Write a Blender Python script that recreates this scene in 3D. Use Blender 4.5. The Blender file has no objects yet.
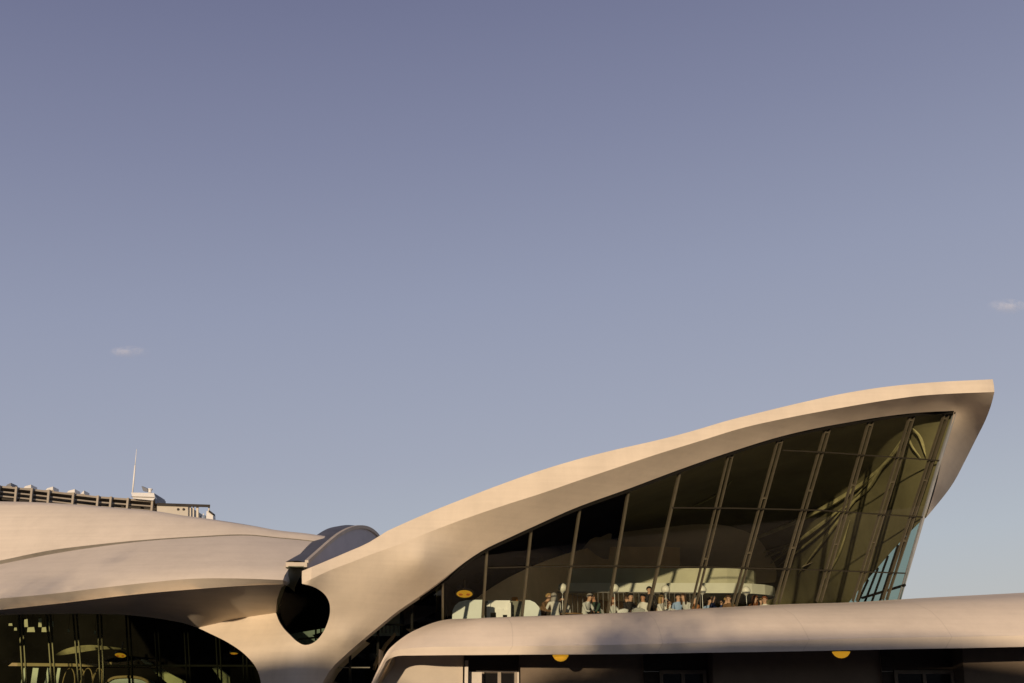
import bpy, bmesh, math, random
import numpy as np
from mathutils import Vector, Matrix
from mathutils.geometry import delaunay_2d_cdt

random.seed(7)
R = math.radians
scn = bpy.context.scene
col = scn.collection

# ------------------------------------------------------------------ camera
F = 1200.0
PITCH = math.atan(369.0 / F)
CAM = Vector((0, 0, 1.6))
cp, sp = math.cos(PITCH), math.sin(PITCH)
cam_d = bpy.data.cameras.new('camera'); cam = bpy.data.objects.new('camera', cam_d); col.objects.link(cam)
cam_d.sensor_width = 36; cam_d.lens = 36 * F / 1024; cam_d.clip_end = 20000
cam.location = CAM; cam.rotation_euler = (R(90) + PITCH, 0, 0)
scn.camera = cam
scn.view_settings.view_transform = 'Standard'; scn.view_settings.look = 'None'
scn.view_settings.exposure = 0; scn.view_settings.gamma = 1

def ray(px, py):
    u = (px - 512) / F; v = (341.5 - py) / F
    return Vector((u, cp - sp * v, sp + cp * v))
def P(px, py, Y):                       # point at depth Y (metres in front of the camera)
    d = ray(px, py); return CAM + d * (Y / d.y)
def PZ(px, py, z):                      # point at height z
    d = ray(px, py); return CAM + d * ((z - CAM.z) / d.z)
def PP(px, py, q, n):                   # point on a plane
    d = ray(px, py); return CAM + d * ((q - CAM).dot(n) / d.dot(n))

# ------------------------------------------------------------------ curves
def catmull(pts, n):
    a = np.array(pts, float)
    d = np.sqrt(np.maximum(np.linalg.norm(np.diff(a, axis=0), axis=1), 1e-6))
    t = np.concatenate([[0], np.cumsum(d ** 2)])
    # monotone (pchip-like) cubic per coordinate over chord length
    s = np.linspace(0, t[-1], n); out = np.zeros((n, a.shape[1]))
    h = np.diff(t)
    for k in range(a.shape[1]):
        y = a[:, k]; dl = np.diff(y) / h
        m = np.zeros(len(y)); m[0] = dl[0]; m[-1] = dl[-1]
        for i in range(1, len(y) - 1):
            m[i] = (dl[i-1] * h[i] + dl[i] * h[i-1]) / (h[i] + h[i-1])
        idx = np.clip(np.searchsorted(t, s, side='right') - 1, 0, len(h) - 1)
        u = (s - t[idx]) / h[idx]; hh = h[idx]
        out[:, k] = ((2*u**3-3*u**2+1)*y[idx] + (u**3-2*u**2+u)*hh*m[idx] + (-2*u**3+3*u**2)*y[idx+1] + (u**3-u**2)*hh*m[idx+1])
    return [tuple(r) for r in out]
def interp(pts, x):                     # y of a px curve at px x
    xs = [p[0] for p in pts]; 
    return [float(np.interp(x, xs, [p[k] for p in pts])) for k in range(1, len(pts[0]))]
class RBF:                              # thin plate spline for depth fields
    def __init__(s, pts):
        a = np.array(pts, float); s.c = a[:, :2] / 100; n = len(a)
        K = s.k(s.c, s.c) + np.eye(n) * 1e-4
        Pm = np.hstack([np.ones((n, 1)), s.c])
        A = np.block([[K, Pm], [Pm.T, np.zeros((3, 3))]])
        s.w = np.linalg.solve(A, np.concatenate([a[:, 2], np.zeros(3)]))
    @staticmethod
    def k(a, b):
        r = np.linalg.norm(a[:, None] - b[None], axis=2); return np.where(r > 1e-9, r * r * np.log(np.maximum(r, 1e-9)), 0)
    def __call__(s, x, y):
        q = np.array([[x / 100, y / 100]]); n = len(s.c)
        return float((s.k(q, s.c) @ s.w[:n])[0] + s.w[n] + s.w[n+1] * q[0, 0] + s.w[n+2] * q[0, 1])

# ------------------------------------------------------------------ objects
def link(name, bm, mat, parent=None, smooth=False, angle=None):
    bmesh.ops.recalc_face_normals(bm, faces=bm.faces)
    me = bpy.data.meshes.new(name); bm.to_mesh(me); bm.free()
    for m in (mat if isinstance(mat, (list, tuple)) else [mat]): me.materials.append(m)
    if smooth: me.polygons.foreach_set('use_smooth', [True] * len(me.polygons))
    o = bpy.data.objects.new(name, me); col.objects.link(o)
    if smooth and angle:
        try: me.set_sharp_from_angle(angle=R(angle))
        except Exception: pass
    if parent is not None: o.parent = parent; o.matrix_parent_inverse = Matrix.Translation(-Vector(wloc(parent)))
    return o
def wloc(o):
    v = Vector(o.location)
    if o.parent: v = v + wloc(o.parent) if o.type == 'EMPTY' else v
    return v
def tag(o, label=None, cat=None, group=None, kind=None):
    if label: o['label'] = label
    if cat: o['category'] = cat
    if group: o['group'] = group
    if kind: o['kind'] = kind
    return o
def empty(name, loc, label, cat, group=None, rz=0):
    o = bpy.data.objects.new(name, None); col.objects.link(o); o.location = loc; o.rotation_euler.z = rz
    o.empty_display_size = .3
    return tag(o, label, cat, group)
def local(name, bm, mat, parent, smooth=False, angle=None):   # mesh in the parent's local space
    o = link(name, bm, mat, None, smooth, angle); o.parent = parent; return o

def box(bm, a, b):
    vs = [bm.verts.new((x, y, z)) for x in (a[0], b[0]) for y in (a[1], b[1]) for z in (a[2], b[2])]
    for f in ((0,1,3,2),(4,6,7,5),(0,4,5,1),(2,3,7,6),(0,2,6,4),(1,5,7,3)): bm.faces.new([vs[i] for i in f])
def prism8(bm, q0, q1):                 # two quads joined
    a = [bm.verts.new(p) for p in q0]; b = [bm.verts.new(p) for p in q1]; n = len(a)
    bm.faces.new(a); bm.faces.new(b[::-1])
    for i in range(n): bm.faces.new((a[i], a[(i+1) % n], b[(i+1) % n], b[i]))
def bar(bm, a, b, w, d, up=Vector((0, -1, 0))):   # box bar from a to b; w across, d along 'up'
    a = Vector(a); b = Vector(b); t = (b - a).normalized(); s = t.cross(up).normalized(); u = s.cross(t).normalized()
    q = lambda c: [c + s*w/2 + u*d/2, c - s*w/2 + u*d/2, c - s*w/2 - u*d/2, c + s*w/2 - u*d/2]
    prism8(bm, q(a), q(b))
def tube(bm, pts, r, n=8, caps=True):
    pts = [Vector(p) for p in pts]; rr = r if isinstance(r, (list, tuple)) else [r] * len(pts); rings = []
    for i, p in enumerate(pts):
        t = (pts[min(i+1, len(pts)-1)] - pts[max(i-1, 0)]).normalized()
        ref = Vector((0, 0, 1)) if abs(t.z) < .9 else Vector((1, 0, 0))
        s = t.cross(ref).normalized(); u = s.cross(t)
        rings.append([bm.verts.new(p + (s*math.cos(2*math.pi*k/n) + u*math.sin(2*math.pi*k/n)) * rr[i]) for k in range(n)])
    for a, b in zip(rings, rings[1:]):
        for k in range(n): bm.faces.new((a[k], a[(k+1) % n], b[(k+1) % n], b[k]))
    if caps: bm.faces.new(rings[0][::-1]); bm.faces.new(rings[-1])
def lathe(bm, prof, n=20, c=(0, 0, 0)):
    rings = []
    for r, z in prof:
        if r < 1e-5: rings.append([bm.verts.new((c[0], c[1], c[2] + z))])
        else: rings.append([bm.verts.new((c[0] + r*math.cos(2*math.pi*k/n), c[1] + r*math.sin(2*math.pi*k/n), c[2] + z)) for k in range(n)])
    for a, b in zip(rings, rings[1:]):
        for k in range(n):
            k2 = (k+1) % n
            if len(a) == 1 and len(b) == 1: continue
            if len(a) == 1: bm.faces.new((a[0], b[k], b[k2]))
            elif len(b) == 1: bm.faces.new((a[k], a[k2], b[0]))
            else: bm.faces.new((a[k], a[k2], b[k2], b[k]))
def ball(bm, c, r, n=14, sc=(1, 1, 1)):
    v = bmesh.ops.create_uvsphere(bm, u_segments=n, v_segments=max(6, n//2), radius=r)['verts']
    for x in v: x.co = Vector((x.co.x*sc[0], x.co.y*sc[1], x.co.z*sc[2])) + Vector(c)
def grid(bm, rows):
    vs = [[bm.verts.new(p) for p in r] for r in rows]
    for i in range(len(vs)-1):
        for j in range(len(vs[0])-1):
            q = [vs[i][j], vs[i][j+1], vs[i+1][j+1], vs[i+1][j]]
            try: bm.faces.new(q)
            except ValueError: pass
    return vs
def inside(p, poly):
    x, y = p; r = False; n = len(poly)
    for i in range(n):
        x1, y1 = poly[i]; x2, y2 = poly[(i+1) % n]
        if (y1 > y) != (y2 > y) and x < (x2-x1)*(y-y1)/(y2-y1)+x1: r = not r
    return r
def field(poly, fn, step, rim=None):
    """triangulated curved sheet over an outline; fn gives the 3D point. rim = list of (i0,i1,vector) edges turned back."""
    xs = [p[0] for p in poly]; ys = [p[1] for p in poly]; pts = [Vector(p) for p in poly]; n = len(poly)
    seg = [(np.array(poly[i]), np.array(poly[(i+1) % n])) for i in range(n)]
    def dist(q):
        q = np.array(q); m = 1e9
        for a, b in seg:
            ab = b - a; t = np.clip(np.dot(q-a, ab) / max(np.dot(ab, ab), 1e-9), 0, 1); m = min(m, np.linalg.norm(q - a - t*ab))
        return m
    y = min(ys) + step*.5; k = 0
    while y < max(ys):
        x = min(xs) + step*.5 + (k % 2) * step*.5
        while x < max(xs):
            if inside((x, y), poly) and dist((x, y)) > step*.55: pts.append(Vector((x, y)))
            x += step
        y += step*.87; k += 1
    res = delaunay_2d_cdt(pts, [], [list(range(n))], 1, 1e-4)
    bm = bmesh.new(); vs = [bm.verts.new(fn(v.x, v.y)) for v in res[0]]
    for f in res[2]:
        try: bm.faces.new([vs[i] for i in f])
        except ValueError: pass
    return bm
def skirt(bm, pts, vec):                # a band from a 3D curve along vec (thickness of an edge)
    a = [bm.verts.new(p) for p in pts]; b = [bm.verts.new(Vector(p) + (vec(p) if callable(vec) else vec)) for p in pts]
    for i in range(len(a)-1): bm.faces.new((a[i], a[i+1], b[i+1], b[i]))

# ------------------------------------------------------------------ materials
def mat(name, c, rough=.7, metal=0, noise=0, nscale=3, bump=0, bscale=20, streak=0, spec=.3, emit=0, ec=None, coat=0, stretch=(1,1,1), stain=0, joint=None):
    m = bpy.data.materials.new(name); m.use_nodes = True; nt = m.node_tree; b = nt.nodes['Principled BSDF']
    b.inputs['Base Color'].default_value = (*c, 1); b.inputs['Roughness'].default_value = rough; b.inputs['Metallic'].default_value = metal
    b.inputs['Specular IOR Level'].default_value = spec
    if coat: b.inputs['Coat Weight'].default_value = coat
    L = nt.links.new; tc = nt.nodes.new('ShaderNodeTexCoord')
    if noise:
        mp = nt.nodes.new('ShaderNodeMapping'); mp.inputs['Scale'].default_value = stretch; L(tc.outputs['Object'], mp.inputs['Vector'])
        n = nt.nodes.new('ShaderNodeTexNoise'); n.inputs['Scale'].default_value = nscale; n.inputs['Detail'].default_value = 7; n.inputs['Roughness'].default_value = .65
        L(mp.outputs['Vector'], n.inputs['Vector'])
        r = nt.nodes.new('ShaderNodeMapRange'); r.inputs['From Min'].default_value = .3; r.inputs['From Max'].default_value = .7
        r.inputs['To Min'].default_value = 1 - noise; r.inputs['To Max'].default_value = 1 + noise*.6
        L(n.outputs['Fac'], r.inputs['Value'])
        v = nt.nodes.new('ShaderNodeVectorMath'); v.operation = 'SCALE'; v.inputs[0].default_value = c; L(r.outputs['Result'], v.inputs['Scale'])
        out = v.outputs['Vector']
        if streak:
            mp2 = nt.nodes.new('ShaderNodeMapping'); mp2.inputs['Scale'].default_value = (.25, .6, 9); L(tc.outputs['Object'], mp2.inputs['Vector'])
            n2 = nt.nodes.new('ShaderNodeTexNoise'); n2.inputs['Scale'].default_value = 1.2; n2.inputs['Detail'].default_value = 5; L(mp2.outputs['Vector'], n2.inputs['Vector'])
            r2 = nt.nodes.new('ShaderNodeMapRange'); r2.inputs['From Min'].default_value = .35; r2.inputs['From Max'].default_value = .65
            r2.inputs['To Min'].default_value = 1 - streak; r2.inputs['To Max'].default_value = 1.02; L(n2.outputs['Fac'], r2.inputs['Value'])
            v2 = nt.nodes.new('ShaderNodeVectorMath'); v2.operation = 'SCALE'; L(out, v2.inputs[0]); L(r2.outputs['Result'], v2.inputs['Scale']); out = v2.outputs['Vector']
        if stain:
            mp3 = nt.nodes.new('ShaderNodeMapping'); mp3.inputs['Scale'].default_value = (1.6, 1.6, .16); L(tc.outputs['Object'], mp3.inputs['Vector'])
            n4 = nt.nodes.new('ShaderNodeTexNoise'); n4.inputs['Scale'].default_value = 1.1; n4.inputs['Detail'].default_value = 8; n4.inputs['Roughness'].default_value = .7; L(mp3.outputs['Vector'], n4.inputs['Vector'])
            r3 = nt.nodes.new('ShaderNodeMapRange'); r3.inputs['From Min'].default_value = .36; r3.inputs['From Max'].default_value = .56
            r3.inputs['To Min'].default_value = 1 - stain; r3.inputs['To Max'].default_value = 1.0; L(n4.outputs['Fac'], r3.inputs['Value'])
            v3 = nt.nodes.new('ShaderNodeVectorMath'); v3.operation = 'SCALE'; L(out, v3.inputs[0]); L(r3.outputs['Result'], v3.inputs['Scale']); out = v3.outputs['Vector']
        if joint:
            dp_ = nt.nodes.new('ShaderNodeVectorMath'); dp_.operation = 'DOT_PRODUCT'; dp_.inputs[1].default_value = joint; L(tc.outputs['Object'], dp_.inputs[0])
            fr_ = nt.nodes.new('ShaderNodeMath'); fr_.operation = 'FRACT'; L(dp_.outputs['Value'], fr_.inputs[0])
            pp_ = nt.nodes.new('ShaderNodeMath'); pp_.operation = 'PINGPONG'; pp_.inputs[1].default_value = .5; L(fr_.outputs[0], pp_.inputs[0])
            r4 = nt.nodes.new('ShaderNodeMapRange'); r4.inputs['From Min'].default_value = .001; r4.inputs['From Max'].default_value = .006
            r4.inputs['To Min'].default_value = .88; r4.inputs['To Max'].default_value = 1.0; L(pp_.outputs[0], r4.inputs['Value'])
            v4 = nt.nodes.new('ShaderNodeVectorMath'); v4.operation = 'SCALE'; L(out, v4.inputs[0]); L(r4.outputs['Result'], v4.inputs['Scale']); out = v4.outputs['Vector']
        L(out, b.inputs['Base Color'])
    if bump:
        n3 = nt.nodes.new('ShaderNodeTexNoise'); n3.inputs['Scale'].default_value = bscale; n3.inputs['Detail'].default_value = 6; L(tc.outputs['Object'], n3.inputs['Vector'])
        bp = nt.nodes.new('ShaderNodeBump'); bp.inputs['Strength'].default_value = bump; bp.inputs['Distance'].default_value = .02
        L(n3.outputs['Fac'], bp.inputs['Height']); L(bp.outputs['Normal'], b.inputs['Normal'])
    if emit:
        b.inputs['Emission Color'].default_value = (*(ec or c), 1); b.inputs['Emission Strength'].default_value = emit
    return m
def glass(name, tint, refl=.06, rough=0.0, gcol=(1, 1, 1), gmax=.7):
    m = bpy.data.materials.new(name); m.use_nodes = True; nt = m.node_tree; nt.nodes.clear(); L = nt.links.new
    o = nt.nodes.new('ShaderNodeOutputMaterial'); t = nt.nodes.new('ShaderNodeBsdfTransparent'); g = nt.nodes.new('ShaderNodeBsdfGlossy')
    t.inputs['Color'].default_value = (*tint, 1); g.inputs['Roughness'].default_value = rough; g.inputs['Color'].default_value = (*gcol, 1)
    lw = nt.nodes.new('ShaderNodeLayerWeight'); lw.inputs['Blend'].default_value = .5
    pw = nt.nodes.new('ShaderNodeMath'); pw.operation = 'POWER'; pw.inputs[1].default_value = 5; L(lw.outputs['Facing'], pw.inputs[0])
    r = nt.nodes.new('ShaderNodeMapRange'); r.inputs['To Min'].default_value = refl; r.inputs['To Max'].default_value = gmax
    L(pw.outputs['Value'], r.inputs['Value'])
    # waviness of real panes
    tc = nt.nodes.new('ShaderNodeTexCoord'); n = nt.nodes.new('ShaderNodeTexNoise'); n.inputs['Scale'].default_value = .9; n.inputs['Detail'].default_value = 2
    bp = nt.nodes.new('ShaderNodeBump'); bp.inputs['Strength'].default_value = .06; bp.inputs['Distance'].default_value = .05
    L(tc.outputs['Object'], n.inputs['Vector']); L(n.outputs['Fac'], bp.inputs['Height']); L(bp.outputs['Normal'], g.inputs['Normal'])
    x = nt.nodes.new('ShaderNodeMixShader'); L(r.outputs['Result'], x.inputs['Fac']); L(t.outputs[0], x.inputs[1]); L(g.outputs[0], x.inputs[2]); L(x.outputs[0], o.inputs['Surface'])
    return m

M = {}
M['concrete'] = mat('cream_concrete', (.61, .525, .41), .75, noise=.06, nscale=.7, bump=.15, bscale=9, streak=.03, spec=.2, stain=.06)
M['canopy'] = mat('canopy_concrete', (.67, .58, .475), .7, noise=.06, nscale=.5, bump=.12, bscale=9, streak=.03, spec=.25, stretch=(1, .4, 1), stain=.05, joint=(.24, .10, -.12))
M['roof'] = mat('roof_coating', (.65, .57, .465), .7, noise=.06, nscale=.45, bump=.2, bscale=7, streak=.04, spec=.2, stain=.05)
M['seam'] = mat('dull_seam_metal', (.27, .245, .21), .5, noise=.2, nscale=2)
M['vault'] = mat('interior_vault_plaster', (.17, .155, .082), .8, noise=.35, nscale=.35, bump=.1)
M['vault_dark'] = mat('unlit_vault_shade', (.010, .009, .007), .8, noise=.5, nscale=.5, spec=0)
M['arch_wall'] = mat('interior_arch_plaster', (.80, .58, .34), .8, noise=.2, nscale=.6)
M['parapet'] = mat('interior_parapet', (.56, .58, .50), .7, noise=.1, nscale=1)
M['parapet_dim'] = mat('interior_upstand', (.42, .42, .31), .7, noise=.12, nscale=1)
M['streak_parapet'] = mat('olive_streak_parapet', (.42, .39, .20), .7, noise=.45, nscale=2)  # pale olive for the vault's light streaks and the hall parapet
M['mullion'] = mat('bronze_mullion', (.16, .132, .10), .45, metal=.3, noise=.15, nscale=4)
M['mullion_dark'] = mat('dark_mullion', (.012, .011, .009), .6, noise=.2, nscale=4, spec=.04)
M['post'] = mat('glass_sheen_post', (.36, .38, .40), .35, metal=.4, noise=.1, nscale=4)  # pale blue of the reflecting side glass, put into the post's colour
M['transom'] = mat('thin_dark_transom', (.03, .026, .018), .6, noise=.2, nscale=4, spec=.08)
M['skylight'] = mat('grey_skylight_metal', (.085, .085, .092), .5, metal=0, noise=.18, nscale=2, stretch=(.3, 1, 1))
M['lens'] = mat('mauve_grey_panel', (.42, .40, .41), .55, noise=.1, nscale=1.5)
M['rim'] = mat('tan_rim', (.46, .40, .32), .6, noise=.12, nscale=3)
M['glass'] = glass('gable_glass', (.84, .86, .79), .02)
M['glass_side'] = glass('green_side_glass', (.50, .64, .61), .03)
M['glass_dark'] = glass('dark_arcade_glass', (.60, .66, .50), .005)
M['glass_hole'] = glass('oval_glass', (.36, .40, .36), .002, gmax=.02)
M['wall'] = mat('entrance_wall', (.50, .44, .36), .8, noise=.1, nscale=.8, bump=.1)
M['wall_shade'] = mat('shaded_entrance_wall', (.17, .132, .095), .8, noise=.15, nscale=.8, bump=.1)  # darker copy of the entrance wall, shade under the canopy painted in
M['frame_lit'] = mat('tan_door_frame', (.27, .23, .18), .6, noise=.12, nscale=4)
M['frame_shade'] = mat('shaded_door_frame', (.20, .165, .125), .6, noise=.15, nscale=4)  # door frame colour darkened to carry the shade of the right-hand bays
M['panel'] = mat('dark_header_panel', (.06, .047, .036), .7, noise=.2, nscale=2)
M['doorframe'] = mat('door_frame_cream', (.55, .50, .43), .5, noise=.1, nscale=5)
M['doorglass'] = mat('dark_door_glass', (.012, .011, .010), .12, noise=.3, nscale=1.2, spec=.5)
M['amber'] = mat('amber_lamp_glass', (.75, .38, .04), .4, noise=.08, nscale=6, emit=.42, ec=(1.0, .48, .03))
M['amber_deep'] = mat('amber_bulb', (.6, .2, .03), .4, noise=.08, nscale=6, emit=.30, ec=(.9, .22, .03))
M['lamp_rim'] = mat('lamp_rim', (.10, .08, .06), .5, noise=.1)
M['white'] = mat('white_lacquer', (.70, .72, .70), .4, noise=.05, nscale=3)
M['booth'] = mat('pale_booth', (.62, .68, .65), .55, noise=.06, nscale=2)
M['booth_shade'] = mat('shaded_booth_back', (.17, .175, .135), .6, noise=.1, nscale=2)  # darker copy of the booth colour, shade of the recess painted in
M['floor'] = mat('lounge_floor', (.12, .10, .08), .6, noise=.2, nscale=2)
M['globe'] = mat('globe_shade', (.70, .70, .62), .4, noise=.12, nscale=14)
M['wood'] = mat('warm_wood', (.30, .18, .09), .5, noise=.25, nscale=3, stretch=(1, 1, 6))
M['orange'] = mat('orange_shade', (.55, .22, .03), .6, noise=.1)
M['tan_beam'] = mat('tan_beam', (.42, .30, .17), .6, noise=.15, nscale=2)
M['steel'] = mat('brushed_steel', (.34, .33, .31), .4, metal=.6, noise=.1, nscale=6)
M['blue'] = mat('blue_grey_pane', (.22, .27, .36), .3, noise=.2, nscale=3)
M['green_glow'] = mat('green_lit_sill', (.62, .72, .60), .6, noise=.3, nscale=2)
M['asphalt'] = mat('asphalt', (.055, .052, .05), .9, noise=.25, nscale=1.5, bump=.3, bscale=60)
M['paving'] = mat('pale_paving', (.17, .15, .13), .85, noise=.15, nscale=.8, bump=.2, bscale=30)
M['kerb'] = mat('kerb_stone', (.38, .36, .33), .8, noise=.15, nscale=3)
M['bg_tan'] = mat('roof_parapet_tan', (.33, .29, .235), .8, noise=.15, nscale=.8)
M['bg_gap'] = mat('dark_plant_deck', (.045, .04, .035), .8, noise=.4, nscale=.6)
M['bg_cream'] = mat('cream_cladding', (.56, .51, .42), .7, noise=.08, nscale=.8)
M['bg_white'] = mat('white_unit', (.74, .72, .68), .6, noise=.08, nscale=2)
M['bg_grey'] = mat('grey_unit', (.20, .21, .23), .6, noise=.15, nscale=2)
M['hotel'] = mat('hotel_dark_facade', (.10, .10, .105), .5, noise=.2, nscale=.5)
M['leaf'] = mat('leaf', (.05, .075, .03), .7, noise=.4, nscale=2)
M['bark'] = mat('bark', (.10, .075, .055), .9, noise=.3, nscale=6)

# ------------------------------------------------------------------ light
SUN_EL, SUN_AZ = 6.2, 15.0             # elevation; azimuth to the left of straight behind the camera
world = bpy.data.worlds.new('World'); scn.world = world; world.use_nodes = True
nt = world.node_tree; L = nt.links.new; bg = nt.nodes['Background']
sky = nt.nodes.new('ShaderNodeTexSky'); sky.sky_type = 'NISHITA'; sky.sun_disc = False
sky.sun_elevation = R(SUN_EL); sky.sun_rotation = R(180 + SUN_AZ)
sky.air_density = 1.0; sky.dust_density = 1.5; sky.ozone_density = 2.0
# evening haze: the upper sky mauve blue, paler grey towards the horizon
tc = nt.nodes.new('ShaderNodeTexCoord'); sep = nt.nodes.new('ShaderNodeSeparateXYZ'); L(tc.outputs['Generated'], sep.inputs[0])
ramp = nt.nodes.new('ShaderNodeValToRGB'); mz = nt.nodes.new('ShaderNodeMath'); mz.operation = 'MULTIPLY_ADD'; mz.inputs[1].default_value = -.10; L(sep.outputs['X'], mz.inputs[0]); L(sep.outputs['Z'], mz.inputs[2]); L(mz.outputs[0], ramp.inputs['Fac'])
def lin(r, g, b): 
    f = lambda c: ((c/255+.055)/1.055)**2.4 if c > 10 else c/255/12.92
    return (f(r), f(g), f(b), 1)
stops = [(0.0, lin(196, 194, 190)), (.10, lin(183, 189, 198)), (.20, lin(167, 171, 188)), (.33, lin(152, 157, 180)), (.45, lin(133, 137, 164)), (.56, lin(115, 118, 148)), (1.0, lin(70, 74, 112))]
el = ramp.color_ramp.elements
while len(el) > 1: el.remove(el[0])
el[0].position, el[0].color = stops[0]
for p_, c_ in stops[1:]:
    e = el.new(p_); e.color = c_
STR = 0.1
sc_ = nt.nodes.new('ShaderNodeVectorMath'); sc_.operation = 'SCALE'; sc_.inputs['Scale'].default_value = 1 / STR; L(ramp.outputs['Color'], sc_.inputs[0])
mx = nt.nodes.new('ShaderNodeMix'); mx.data_type = 'RGBA'; mx.inputs['Factor'].default_value = .88
L(sky.outputs['Color'], mx.inputs['A']); L(sc_.outputs['Vector'], mx.inputs['B']); L(mx.outputs['Result'], bg.inputs['Color'])
bg.inputs['Strength'].default_value = STR

sd = bpy.data.lights.new('sun', 'SUN'); sun = bpy.data.objects.new('sun', sd); col.objects.link(sun)
sd.energy = 4.15; sd.angle = R(.6); sd.color = (1.0, .77, .53)
tdir = Vector((math.sin(R(SUN_AZ)) * math.cos(R(SUN_EL)), math.cos(R(SUN_AZ)) * math.cos(R(SUN_EL)), -math.sin(R(SUN_EL))))
sun.rotation_euler = tdir.to_track_quat('-Z', 'Y').to_euler(); sun.location = (-30, -40, 30)

# ------------------------------------------------------------------ ground
bm = bmesh.new(); box(bm, (-4000, -4000, -.4), (4000, 4000, 0)); tag(link('ground', bm, M['asphalt']), kind='structure')
bm = bmesh.new(); box(bm, (-60, 20, .001), (60, 75, .13)); tag(link('forecourt_pavement', bm, M['paving']), kind='structure')
bm = bmesh.new(); box(bm, (-60, 19.7, .001), (60, 19.997, .14)); tag(link('kerb', bm, M['kerb']), kind='structure')

# ------------------------------------------------------------------ pixel outlines of the shells
top_f = [(302, 571), (328.6, 560), (352, 550), (366, 544), (377.8, 537), (384, 532.8), (401, 524.7), (432.5, 511), (463.8, 498.6), (495, 486.6), (539, 471), (578, 459.2), (617, 449.3), (645, 443), (667, 437.8), (700, 428.8), (722.5, 422), (763.6, 411.6), (804.6, 401.8), (850, 392.3), (884, 387), (935, 382.2), (992.7, 379.3)]
low_f = [(302, 583.7), (330, 570.3), (352, 562), (375.5, 552.8), (384, 550), (417, 537), (448, 524.9), (479, 513.8), (510.6, 503.2), (539, 494.2), (578, 480.7), (617, 467.6), (656, 454.6), (700, 441), (743, 427.8), (784, 418.6), (830, 409.8), (884, 400.6), (918, 395.9), (952, 393.6), (994.4, 392)]
outer = [(994.4, 392), (991.5, 404), (986, 419), (975.7, 439.7), (965.5, 460), (952, 485), (937, 504.6), (925.8, 518)]
inner = [(925.8, 518), (935.8, 486), (941.8, 460), (951, 426), (954, 410.8)]
open_top = [(954, 410.8), (918, 412.6), (884, 416.5), (850, 422), (830, 425.5), (784, 435.6), (730.7, 451.8), (681.6, 468.8), (629, 488.5), (574, 508.5), (530, 528), (506.5, 538.8), (485, 549), (465, 562), (442, 580), (420, 596), (398, 611), (377, 628), (356, 645.5), (342, 658), (331.4, 668.5), (322.6, 683), (314, 705)]
hole = [(276, 613), (278.5, 620), (283, 627.5), (290, 635), (297, 641.5), (304, 645), (309, 644.6), (316, 641), (322, 634), (327, 624), (330, 612), (329.5, 603.5), (326, 596), (319.5, 590), (311, 585.8), (302, 583.7)]
hole_left = [(283, 584.3), (279, 594), (276.6, 602), (276, 613)]
arch = [(261.5, 690), (261, 683), (256, 667.5), (246, 655.5), (227, 642), (211, 634), (198, 627.8)]
arch_l = [(198, 627.8), (183, 623), (168, 620), (140, 616), (98, 613.6), (60, 613.4), (0, 614.5), (-40, 617), (-92, 621.7)]
crease = [(198, 627.8), (232, 619.6), (254, 616), (276, 613)]
lip_low = [(-92, 618.6), (0, 609.8), (65, 602.8), (130, 595), (200, 588.8), (240, 586), (283, 584.3)]

# gable glass plane: leans outwards, recedes a little to the right
hdir = Vector((math.cos(R(12)), math.sin(R(12)), 0)); nout = Vector((math.sin(R(12)), -math.cos(R(12)), 0))
LEAN = R(30)
slope = (nout * math.sin(LEAN) + Vector((0, 0, math.cos(LEAN)))).normalized()
Gn = hdir.cross(slope).normalized(); Gq = P(700, 609, 38)
G = lambda px, py: PP(px, py, Gq, Gn)
gy = lambda px, py: G(px, py).y
def fasY(px, py):                       # depth of the wing's front edge
    g = gy(max(px, 440), interp([(a, b) for a, b in sorted(open_top)], max(px, 440))[0])
    off = np.interp(px, [300, 450, 600, 800, 994], [2.3, 1.3, 1.1, 1.05, 1.7])
    return g - off
ctrl = [(x, y, fasY(x, y)) for x, y in catmull(low_f, 26)]
ctrl += [(x, y, gy(x, y) - .12) for x, y in open_top[:14]] + [(x, y, gy(x, y) - .1) for x, y in inner[1:-1]]
ctrl += [(991.5, 404, 35.4), (986, 419, 36.9), (975.7, 439.7, 38.7), (965.5, 460, 39.8), (952, 485, 40.2), (937, 504.6, 39.6), (925.8, 518, gy(925.8, 518) - .05)]
ctrl += [(420, 596, 35.7), (398, 611, 35.6), (377, 628, 35.5), (356, 645, 35.55), (331, 668, 35.6), (314, 705, 35.6)]
ctrl += [(276, 613, 37.0), (254, 616, 37.3), (232, 619.6, 37.7), (198, 627.8, 38.3), (227, 642, 37.3), (246, 655.5, 36.5), (261, 683, 36.0), (261, 705, 35.9)]
ctrl += [(304, 645, 35.2), (283, 628, 36.2), (330, 612, 34.55), (320, 590, 34.0), (290, 660, 35.35), (292, 690, 35.3), (310, 665, 35.3), (345, 620, 34.85), (370, 590, 34.55), (420, 560, 34.45), (350, 640, 35.15)]
BF = RBF(ctrl)
BP = lambda x, y: P(x, y, BF(x, y))

term = empty('terminal_building', (0, 38, .13), 'cream concrete winged terminal with swooping shell roofs, raked gable glass and long rounded canopy', 'building')
def part(name, bm, m, smooth=True, angle=35, parent=None): return link(name, bm, M[m] if isinstance(m, str) else m, parent or term, smooth, angle)

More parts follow.
